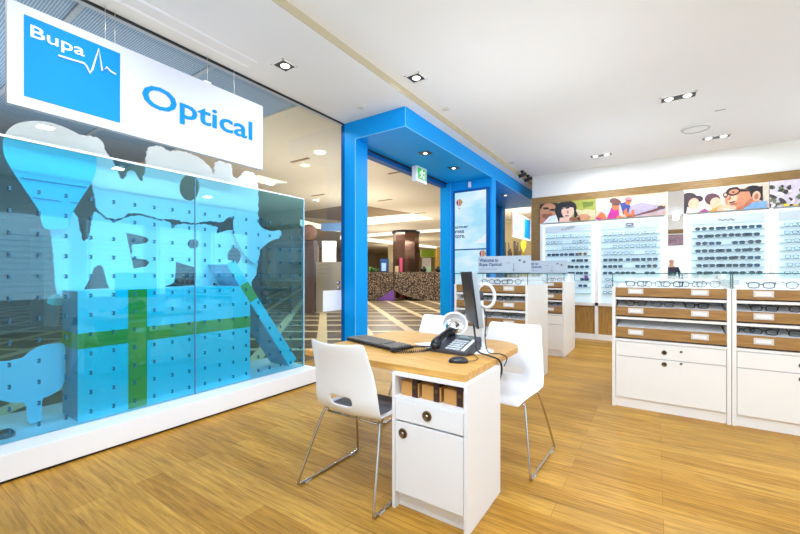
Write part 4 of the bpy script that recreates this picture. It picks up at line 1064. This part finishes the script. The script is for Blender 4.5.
for i, pts in enumerate(([(367, 206.5), (412, 213.5), (367.5, 217.4)], [(303, 212), (343, 206), (343, 221), (303, 217)], [(345, 206.5), (367, 207), (367, 219), (345, 219)])):
    P = [onZ(*p, ZM-.01)[:2] for p in pts]
    struct(MB().prism(P, 'Z', ZM-.012, ZM-.001).build('trim_%d' % (40+i), M_brown))
for i, (px, py) in enumerate(((320, 152), (305, 165))):
    x, y, z = onZ(px, py, ZM)
    t = thing('mall_downlight', (x, y, z), ('bright' if i == 0 else 'dim')+' round downlight in the mall ceiling beyond the window', 'ceiling light')
    MB().lathe((x, y, z-.02), [(.08, 0), (.1, .01), (.1, .019)], 20).build('lamp', M_lamp if i == 0 else M_cove, t)
for i, (px, py) in enumerate(((300, 160), (318, 195), (385, 200), (420, 213), (398, 172))):
    x, y, z = onZ(px, py, ZM)
    tag(MB().box(x-.25, x+.25, y-.03, y+.03, z-.012, z).build('air_slot', M_brown), 'dark air slot in the mall ceiling, %s of five from the left' % ORD[[0, 1, 2, 4, 3][i]], 'vent', 'mall ceiling air slots')
# curved reception counter with pebble pattern
def at_w(px, w): a = (px-HX)/F; return (w*(-SN+CS*a), w*(CS+SN*a))
WB = 17.6
def arc_counter(pxs, label, ws, slant):
    b = MB(); n = len(pxs); fr = [at_w(p, ws[i]) for i, p in enumerate(pxs)]; bk = [at_w(p, ws[i]+1.0) for i, p in enumerate(pxs)]
    vs = []
    for i in range(n):
        vs += [(*fr[i], slant[i]), (*fr[i], 1.32), (*bk[i], 1.32), (*bk[i], slant[i])]
    fs = []
    for i in range(n-1):
        a = i*4; c = a+4
        fs += [(a, c, c+1, a+1), (a+1, c+1, c+2, a+2), (a+2, c+2, c+3, a+3), (a+3, c+3, c, a)]
    fs += [(0, 1, 2, 3), ((n-1)*4+3, (n-1)*4+2, (n-1)*4+1, (n-1)*4)]
    b.add(vs, fs)
    return tag(b.build('reception_counter', M_peb), label, 'counter')
arc_counter([330, 350, 367, 376, 382, 388, 393], 'left dark pebble-patterned counter section in the mall', [17.6]*7, [0, 0, 0, .02, .18, .38, .5])
arc_counter([394, 400, 408, 415, 425, 441, 470], 'right dark pebble-patterned counter section in the mall', [17.6]*7, [.48, .32, .18, .08, .0, .0, .0])
P0 = [at_w(p, 17.5)+(z,) for p, z in ((376.5, .02), (394.5, .0), (394, .52))]
P1 = [at_w(p, 17.9)+(z,) for p, z in ((376.5, .02), (394.5, .0), (394, .52))]
tag(MB().add(P0+P1, [(0, 1, 2), (5, 4, 3), (0, 3, 4, 1), (1, 4, 5, 2), (2, 5, 3, 0)]).build('wedge_base', M_purple), 'purple triangular wedge between the two counter sections', 'counter base')
# octagonal column
cxy = at_w(406, 19.5); t = thing('mirrored_column', (cxy[0], cxy[1], 0), 'dark cherry octagonal mirrored column behind the mall counter', 'column')
oc = lambda r: [(cxy[0]+r*math.cos(math.pi/4*k+.1+math.pi/8), cxy[1]+r*math.sin(math.pi/4*k+.1+math.pi/8)) for k in range(8)]
MB().prism(oc(.67), 'Z', 0, 3.3).build('shaft', M_cherry, t); MB().prism(oc(.72), 'Z', 3.3, ZM).build('capital', M_dark, t)
MB().prism(oc(.68), 'Z', 2.42, 2.5).build('band', M_cherry, t)
def bill(px0, px1, py0, py1, wd, m, name, label, cat, th=.15, base=False):
    a = at_w(px0, wd); c = at_w(px1, wd); z1 = H+(HY-py0)/F*wd; z0 = 0 if base else H+(HY-py1)/F*wd
    d2 = (-SN*th, CS*th)
    vs = [(*a, z0), (*c, z0), (*c, z1), (*a, z1), (a[0]+d2[0], a[1]+d2[1], z0), (c[0]+d2[0], c[1]+d2[1], z0), (c[0]+d2[0], c[1]+d2[1], z1), (a[0]+d2[0], a[1]+d2[1], z1)]
    o = MB().add(vs, [(0, 1, 2, 3), (7, 6, 5, 4), (0, 4, 5, 1), (1, 5, 6, 2), (2, 6, 7, 3), (3, 7, 4, 0)]).build(name, m)
    return tag(o, label, cat) if label else struct(o)
bill(380, 388.5, 259, 272, 19.0, mat('kiosk blue', srgb(20, 70, 130), .4), 'information_kiosk', 'dark blue kiosk behind the mall counter', 'kiosk', .5, True)
bill(381.5, 386, 263, 271, 18.95, mat('kiosk screen', srgb(160, 195, 230), .4, emit=.3), 'kiosk_panel', 'pale panel on the dark blue kiosk', 'panel', .03)
bill(388, 394, 245, 272, 23, M_beige, 'pilaster', 'beige pier left of the mirrored column', 'pier', .5, True)
bill(399.5, 402.5, 258, 270, 18.68, mat('pink card', srgb(220, 80, 130), .5), 'pink_poster', 'pink poster stand before the mirrored column', 'poster', .04, True)
bill(395, 398.6, 266, 272, 18.5, mat('cream card', srgb(220, 200, 170), .5), 'leaflet_holder', 'small pale leaflet holder on the mall counter', 'leaflet holder', .1)
bill(422, 431, 258, 268, 20, mat('notice board', srgb(205, 195, 190), .5), 'notice_board', 'pale notice board right of the mirrored column', 'notice board', .08, True)
bill(421, 436, 249.5, 257, 23, mat('leaf green', srgb(130, 160, 30), .6), 'green_sign', 'leaf-green shop sign beyond the mall counter', 'sign', .3)
bill(435, 436.5, 250, 272, 22.5, mat('yellow post', srgb(220, 180, 40), .5), 'yellow_post', 'thin yellow post beyond the mall counter', 'post', .1, True)
bill(437, 446, 247, 272, 24, mat('ochre shop', srgb(176, 140, 60), .6), 'shop_front', 'ochre shop front right of the yellow post', 'shop', .5, True)
bill(411.5, 417, 258, 272, 21, mat('tan door', srgb(196, 150, 80), .6), 'tan_door', 'tan door panel right of the mirrored column base', 'door', .1, True)
for i, (px, py, r) in enumerate(((423.5, 269, .13), (438, 269, .14))):
    a = at_w(px, 18.4); b = MB(); z0 = 1.32
    b.lathe((a[0], a[1], z0), [(.1, 0), (.15, .1), (.12, .22), (.02, .28)], 12); tag(b.build('dark_monitor_pod', M_fr_black), 'rounded black device on the mall counter, %s one' % ('left' if i == 0 else 'right'), 'device')
bill(427, 431, 266, 272, 18.3, mat('mint card', srgb(160, 210, 170), .5), 'counter_card', 'mint green card on the mall counter', 'card', .05)
# potted plant behind counter
pa = at_w(370, 19.2); t = thing('potted_fern', (pa[0], pa[1], 0), 'leafy green plant behind the left end of the mall counter', 'plant')
MB().lathe((pa[0], pa[1], 0), [(.2, 0), (.26, 1.1)], 14).build('pot', M_brown, t)
b = MB(); rp = random.Random(2)
for k in range(46):
    a = rp.uniform(0, 6.28); L = rp.uniform(.3, .55); up_ = rp.uniform(.1, .5)
    p = [(pa[0], pa[1], 1.1), (pa[0]+.5*L*math.cos(a), pa[1]+.5*L*math.sin(a), 1.1+up_), (pa[0]+L*math.cos(a), pa[1]+L*math.sin(a), 1.1+up_*.9)]
    b.tube(p, [.01, .035, .004], 4)
b.build('fronds', mat('fern green', srgb(70, 110, 50), .6), t)
# shops seen through the window glass
bill(-40, 262, 190, 300, 15, mat('dark shop', srgb(40, 46, 56), .5), 'dark_shop_front', 'long dark shop front seen through the tinted case', 'shop', .5, True)
bill(30, 44, 228, 296, 9, mat('grey pier', srgb(110, 120, 130), .6), 'grey_pier', 'grey pier behind the left end of the window display', 'pier', .4, True)
bill(304, 314, 240, 296, 12, mat('dark red shelf', srgb(84, 52, 40), .6), 'dark_shelf_unit', 'dark red-brown shelf unit beyond the window', 'shelf unit', .5, True)
bill(321, 352, 223, 231, 12.5, mat('banner blue', srgb(110, 150, 205), .6), 'blue_banner', 'mottled blue hanging banner beyond the window', 'banner', .03)
bill(322, 336, 241, 262, 11.5, mat('white board', srgb(240, 238, 232), .5, emit=.4), 'white_price_board', 'bright white board beyond the window glass', 'board', .05)
b = bill(316, 344, 262, 292, 12.2, mat('glazed unit', srgb(170, 160, 140), .4), 'glazed_counter', 'beige glazed shop counter beyond the window', 'counter', .5, True)
bill(308, 316, 245, 262, 14, mat('tan shop', srgb(150, 130, 110), .6), 'tan_shop_front', 'tan shop front behind the shelf unit', 'shop', .5, True)
a = at_w(309, 11.8); zc = H+(HY-233)/F*11.8
b = MB(); b.lathe((a[0], a[1], zc), [(.0, 0), (.24, .02), (.26, .05), (.2, .08)], 20, (SN, -CS, 0)); tag(b.build('round_sign', mat('round sign', srgb(120, 84, 66), .5)), 'round brown shop sign just right of the tinted case', 'sign')
# things through the second portal
b2 = thing('hanging_sign', (-3.8, 10.4, 2.0), 'white hanging sign with blue square, seen from behind through the far portal', 'sign')
ya = onX(513, 225, -3.8)[1]; yb = ya+2.2; za = 2.25; zb = 2.96
za = onX(513, 236.4, -3.8)[2]; zb = onX(513, 211.7, -3.8)[2]
MB().box(-3.85, -3.8, ya, yb, za, zb).build('sign_board', mat('lit sign', srgb(232, 232, 236), .5), b2)
MB().box(-3.8, -3.795, ya+1.25, ya+2.0, za+.06, zb-.06).build('logo_square', M_logo, b2)
b = MB(); put_text(b, 'Optical', (-3.8, ya+.15, za+.2), (0, 1, 0), (0, 0, 1), (1, 0, 0), 1.0, .3, .02, .004, mirror=True)
b.f = [f[::-1] for f in b.f]; b.build('lettering', M_logo, b2)
for yy in (ya+.4, ya+1.8):
    b = MB(); b.tube([(-3.82, yy, zb), (-3.82, yy, ZM)], .008, 5); b.build('cable', M_steel, b2)
bill(505, 535, 222, 262, 15.5, mat('cream shop', srgb(212, 196, 150), .6), 'cream_shop_front', 'cream shop front through the far portal', 'shop', .3, True)
a = at_w(512, 14); b = MB(); rp = random.Random(9)
for k in range(26):
    x = a[0]+rp.uniform(-.45, .5); y = a[1]+rp.uniform(-.1, .1); b.tube([(x, y, .0), (x+rp.uniform(-.15, .15), y, rp.uniform(2.0, 2.45))], [.03, .02], 5)
tag(b.build('dried_reeds', mat('reed brown', srgb(70, 54, 40), .7)), 'dark dried reeds standing under the far hanging sign', 'reeds')
a = at_w(523.5, 13.2); zz = H+(HY-245)/F*13.8
tag(MB().lathe((a[0], a[1], 0), [(.1, 0), (.03, .05), (.03, zz-.2), (.08, zz-.15), (.09, zz+.05), (.05, zz+.1)], 14).build('yellow_lamp', mat('yellow shade', srgb(225, 195, 30), .5)), 'yellow shaded stand beside the dried reeds', 'lamp')

# ================================================================= WALL BEHIND THE CAMERA (seen in the mirror) AND THE RIGHT WALL
struct(MB().box(-3.4, XW, YF, YF+.03, 2.66, 2.80).build('trim_50', M_band))
for i, (x0, x1, l) in enumerate(((-.25, .85, 'front wall lit rack seen in the mirror strip'), (.95, 1.95, 'front wall lit rack right of the mirrored one'), (2.05, 3.05, 'front wall lit rack nearest the right corner'), (-1.4, -.35, 'front wall lit rack left of the camera'))):
    t = thing('eyewear_rack', ((x0+x1)/2, YF+.03, .7), l, 'display rack', 'lit eyewear racks')
    MB().box(x0, x1, YF, YF+.04, .7, 2.2).build('light_box', mat('front rack light box', srgb(215, 232, 240), .5, emit=1.6, ecol=srgb(215, 238, 252)), t); b = MB()
    for k in range(10): b.box(x0+.05, x1-.05, YF+.04, YF+.1, .85+.12*k, .856+.12*k)
    b.build('shelf', M_acr, t)
tag(MB().box(-.25, .35, YF, YF+.02, 2.24, 2.62).box(.35, .85, YF, YF+.02, 2.24, 2.62).build('poster', mat('rear poster', srgb(150, 120, 130), .6, noise=.9, nscale=9)), 'blurred poster on the wall behind the camera', 'poster')
for i in range(5):
    y0 = .3+1.5*i
    t = thing('eyewear_rack', (XW-.03, y0+.6, .7), 'right wall lit rack, %s from the front wall' % ORD[i], 'display rack', 'lit eyewear racks')
    MB().box(XW-.05, XW, y0, y0+1.2, .7, 2.5).build('light_box', mat('bright rack light box', srgb(215, 232, 240), .5, emit=2.2, ecol=srgb(215, 240, 252)), t); b = MB()
    for k in range(11): b.box(XW-.11, XW-.05, y0+.05, y0+1.15, .85+.12*k, .856+.12*k)
    b.build('shelf', M_acr, t)
    b = MB(); b.box(XW-.06, XW-.05, y0, y0+.05, .7, 2.5); b.box(XW-.06, XW-.05, y0+1.15, y0+1.2, .7, 2.5); b.build('edge_light', M_rackedge, t)

# person whose reflection shows in the mirror strip (standing beside the camera, outside the frame)
def person(x, y):
    t = thing('person', (x, y, 0), 'person in a dark jacket reflected in the mirror strip', 'person')
    bm = bmesh.new(); me = bpy.data.meshes.new('body'); V = {}
    J = dict(pel=(0, 0, .96, .13), wai=(0, 0, 1.12, .125), che=(0, .01, 1.33, .15), nek=(0, .01, 1.50, .055), hed=(0, .02, 1.60, .07), hd2=(0, .03, 1.68, .085), hd3=(0, .02, 1.735, .06),
             sl=(-.17, 0, 1.42, .065), el=(-.24, .02, 1.15, .045), wl=(-.20, .2, 1.12, .03), hl=(-.18, .27, 1.13, .032), sr=(.17, 0, 1.42, .065), er=(.24, .02, 1.15, .045), wr=(.20, .2, 1.12, .03), hr=(.18, .27, 1.13, .032),
             tl=(-.09, 0, .88, .095), kl=(-.10, .02, .50, .062), al=(-.10, -.02, .09, .04), fl=(-.10, .12, .045, .035), tr=(.09, 0, .88, .095), kr=(.10, .02, .50, .062), ar=(.10, -.02, .09, .04), fr=(.10, .12, .045, .035))
    for k, v in J.items(): V[k] = bm.verts.new(v[:3])
    for a, c in [s.split() for s in ('pel wai', 'wai che', 'che nek', 'nek hed', 'hed hd2', 'hd2 hd3', 'che sl', 'sl el', 'el wl', 'wl hl', 'che sr', 'sr er', 'er wr', 'wr hr', 'pel tl', 'tl kl', 'kl al', 'al fl', 'pel tr', 'tr kr', 'kr ar', 'ar fr')]:
        bm.edges.new((V[a], V[c]))
    bm.to_mesh(me); bm.free()
    o = bpy.data.objects.new('body', me); COL.objects.link(o); o.parent = t
    sk = o.modifiers.new('skin', 'SKIN'); me.skin_vertices or None
    if not me.skin_vertices: bpy.context.view_layer.update()
    if not me.skin_vertices:
        bpy.context.view_layer.objects.active = o; bpy.ops.mesh.customdata_skin_add()
    for i, v in enumerate(J.values()):
        me.skin_vertices[0].data[i].radius = (v[3], v[3]*(.8 if v[3] > .1 else 1)); me.skin_vertices[0].data[i].use_root = (i == 0)
    ss = o.modifiers.new('sub', 'SUBSURF'); ss.levels = 1; ss.render_levels = 1
    me.materials.append(mat('skin', srgb(214, 160, 130), .6))
    bpy.context.view_layer.update()
    ev = bpy.data.meshes.new_from_object(o.evaluated_get(bpy.context.evaluated_depsgraph_get()))
    o.modifiers.clear(); o.data = ev
    for m_ in (mat('jacket', srgb(48, 52, 68), .8), mat('trousers', srgb(40, 40, 50), .8), mat('hair', srgb(60, 40, 30), .8)): ev.materials.append(m_)
    for p in ev.polygons:
        z = p.center.z; p.use_smooth = True
        hand = (p.center.y > .2 and 1.0 < z < 1.25)
        p.material_index = 0 if (z > 1.47 or hand) else 1 if z > .93 else 2
        if z > 1.70 or (z > 1.58 and p.center.y < 0): p.material_index = 3
person(.46, .35)

# ================================================================= LIGHTS
def area(x, y, z, size, power, col=(.83, .95, 1.12), rot=(0, 0, 0), sy=None, name='downlight_or_fill_lamp', spread=math.pi):  # default name serves both fixture downlights and added fill lamps
    l = bpy.data.lights.new(name, 'AREA'); l.energy = power; l.color = col; l.size = size; l.spread = spread
    if sy: l.shape = 'RECTANGLE'; l.size_y = sy
    o = bpy.data.objects.new(name, l); COL.objects.link(o); o.location = (x, y, z); o.rotation_euler = rot
    return o
def point(x, y, z, r, power, col=(1, .97, .93)):
    l = bpy.data.lights.new('ambient_lamp', 'POINT'); l.energy = power; l.color = col; l.shadow_soft_size = r
    o = bpy.data.objects.new('ambient_lamp', l); COL.objects.link(o); o.location = (x, y, z); return o
for d in DL: area(d[0], d[1], d[2]-.04, .16, 27 if d[3] == 2 else 3, sy=.16)
for yy in (4.7, 5.62, 7.35, 8.2): area(-2.72, yy, SOF-.03, .1, 8)
for yy in (.4, 1.5, 2.6): area(-.9, yy, ZR-.08, .16, 9, rot=(0, .95, 0), sy=.16, spread=1.25)  # added tilted fill towards the window display, no fixtures behind it
for x, y, p in ((1.6, .8, 60), (3.0, 3.2, 60), (2.6, 6.6, 50), (-1.2, 3.6, 60), (-.6, 6.4, 45), (-1.6, .6, 40)): area(x, y, 2.0, 1.8, p*.24, (.83, .95, 1.12), (math.pi, 0, 0), sy=1.8, name='added_upfill_lamp')  # added upward fill hanging in mid-air to brighten the shop ceiling
area(-5.5, 5.2, ZM-.05, 1.2, 30, (1, .95, .85)); area(-5.5, 5.2, 2.0, 2.5, 35, (1, .95, .85), (math.pi, 0, 0), sy=2.5, name='added_upfill_lamp'); area(-6, 1.2, ZM-.05, 1.2, 20, (1, .95, .85))  # added fill for the near mall, down and up, without fixtures
area(-5.6, 1.2, 2.2, 2.0, 60, (.95, .98, 1), (math.pi, 0, 0), sy=3.5, name='added_upfill_lamp')  # added upward fill that brightens the louvre ceiling
area(-.9, -.2, ZR-.08, .16, 16, rot=(.95, 0, 0), sy=.16, spread=1.9); area(.6, -.2, ZR-.08, .16, 14, rot=(.95, 0, 0), sy=.16, spread=1.9)  # added tilted fill for faces turned to the camera, no fixtures
area(-3.47, 1.6, 3.14, .04, 36, (1, .98, .95), (0, .25, 0), sy=4.0, name='added_window_fill')  # strip light added to brighten the cut-out letters, not a real batten
for x, y in ( (-7, 8), (-8, 12), (-11, 15), (-6, 17), (-13, 20), (-9, 22), (-16, 24), (-12, 28), (-3.6, 13)): area(x, y, ZM-.05, 1.2, 120, (1, .95, .85)); area(x, y, 2.0, 2.5, 55, (1, .95, .85), (math.pi, 0, 0), sy=2.5, name='added_upfill_lamp')  # invented lamps filling the far mall, downward and upward
W_ = bpy.data.worlds.new('World'); S.world = W_; W_.use_nodes = True
W_.node_tree.nodes['Background'].inputs[0].default_value = (.9, .95, 1, 1); W_.node_tree.nodes['Background'].inputs[1].default_value = .5

# ================================================================= CAMERA
cam = bpy.data.cameras.new('camera'); co = bpy.data.objects.new('camera', cam); COL.objects.link(co)
co.location = (0, 0, H); co.rotation_euler = (math.pi/2, 0, PSI)
cam.sensor_fit = 'HORIZONTAL'; cam.sensor_width = 36; cam.lens = 36*F/800; cam.shift_y = (HY-267)/800; cam.clip_start = .02; cam.clip_end = 200
S.camera = co
S.view_settings.view_transform = 'Standard'; S.view_settings.look = 'None'; S.view_settings.gamma = 1; S.view_settings.exposure = -.15; S.view_settings.use_curve_mapping = False
S.cycles.max_bounces = 10; S.cycles.transparent_max_bounces = 16; S.cycles.diffuse_bounces = 5
S.cycles.caustics_reflective = False; S.cycles.caustics_refractive = False
S.cycles.use_denoising = True
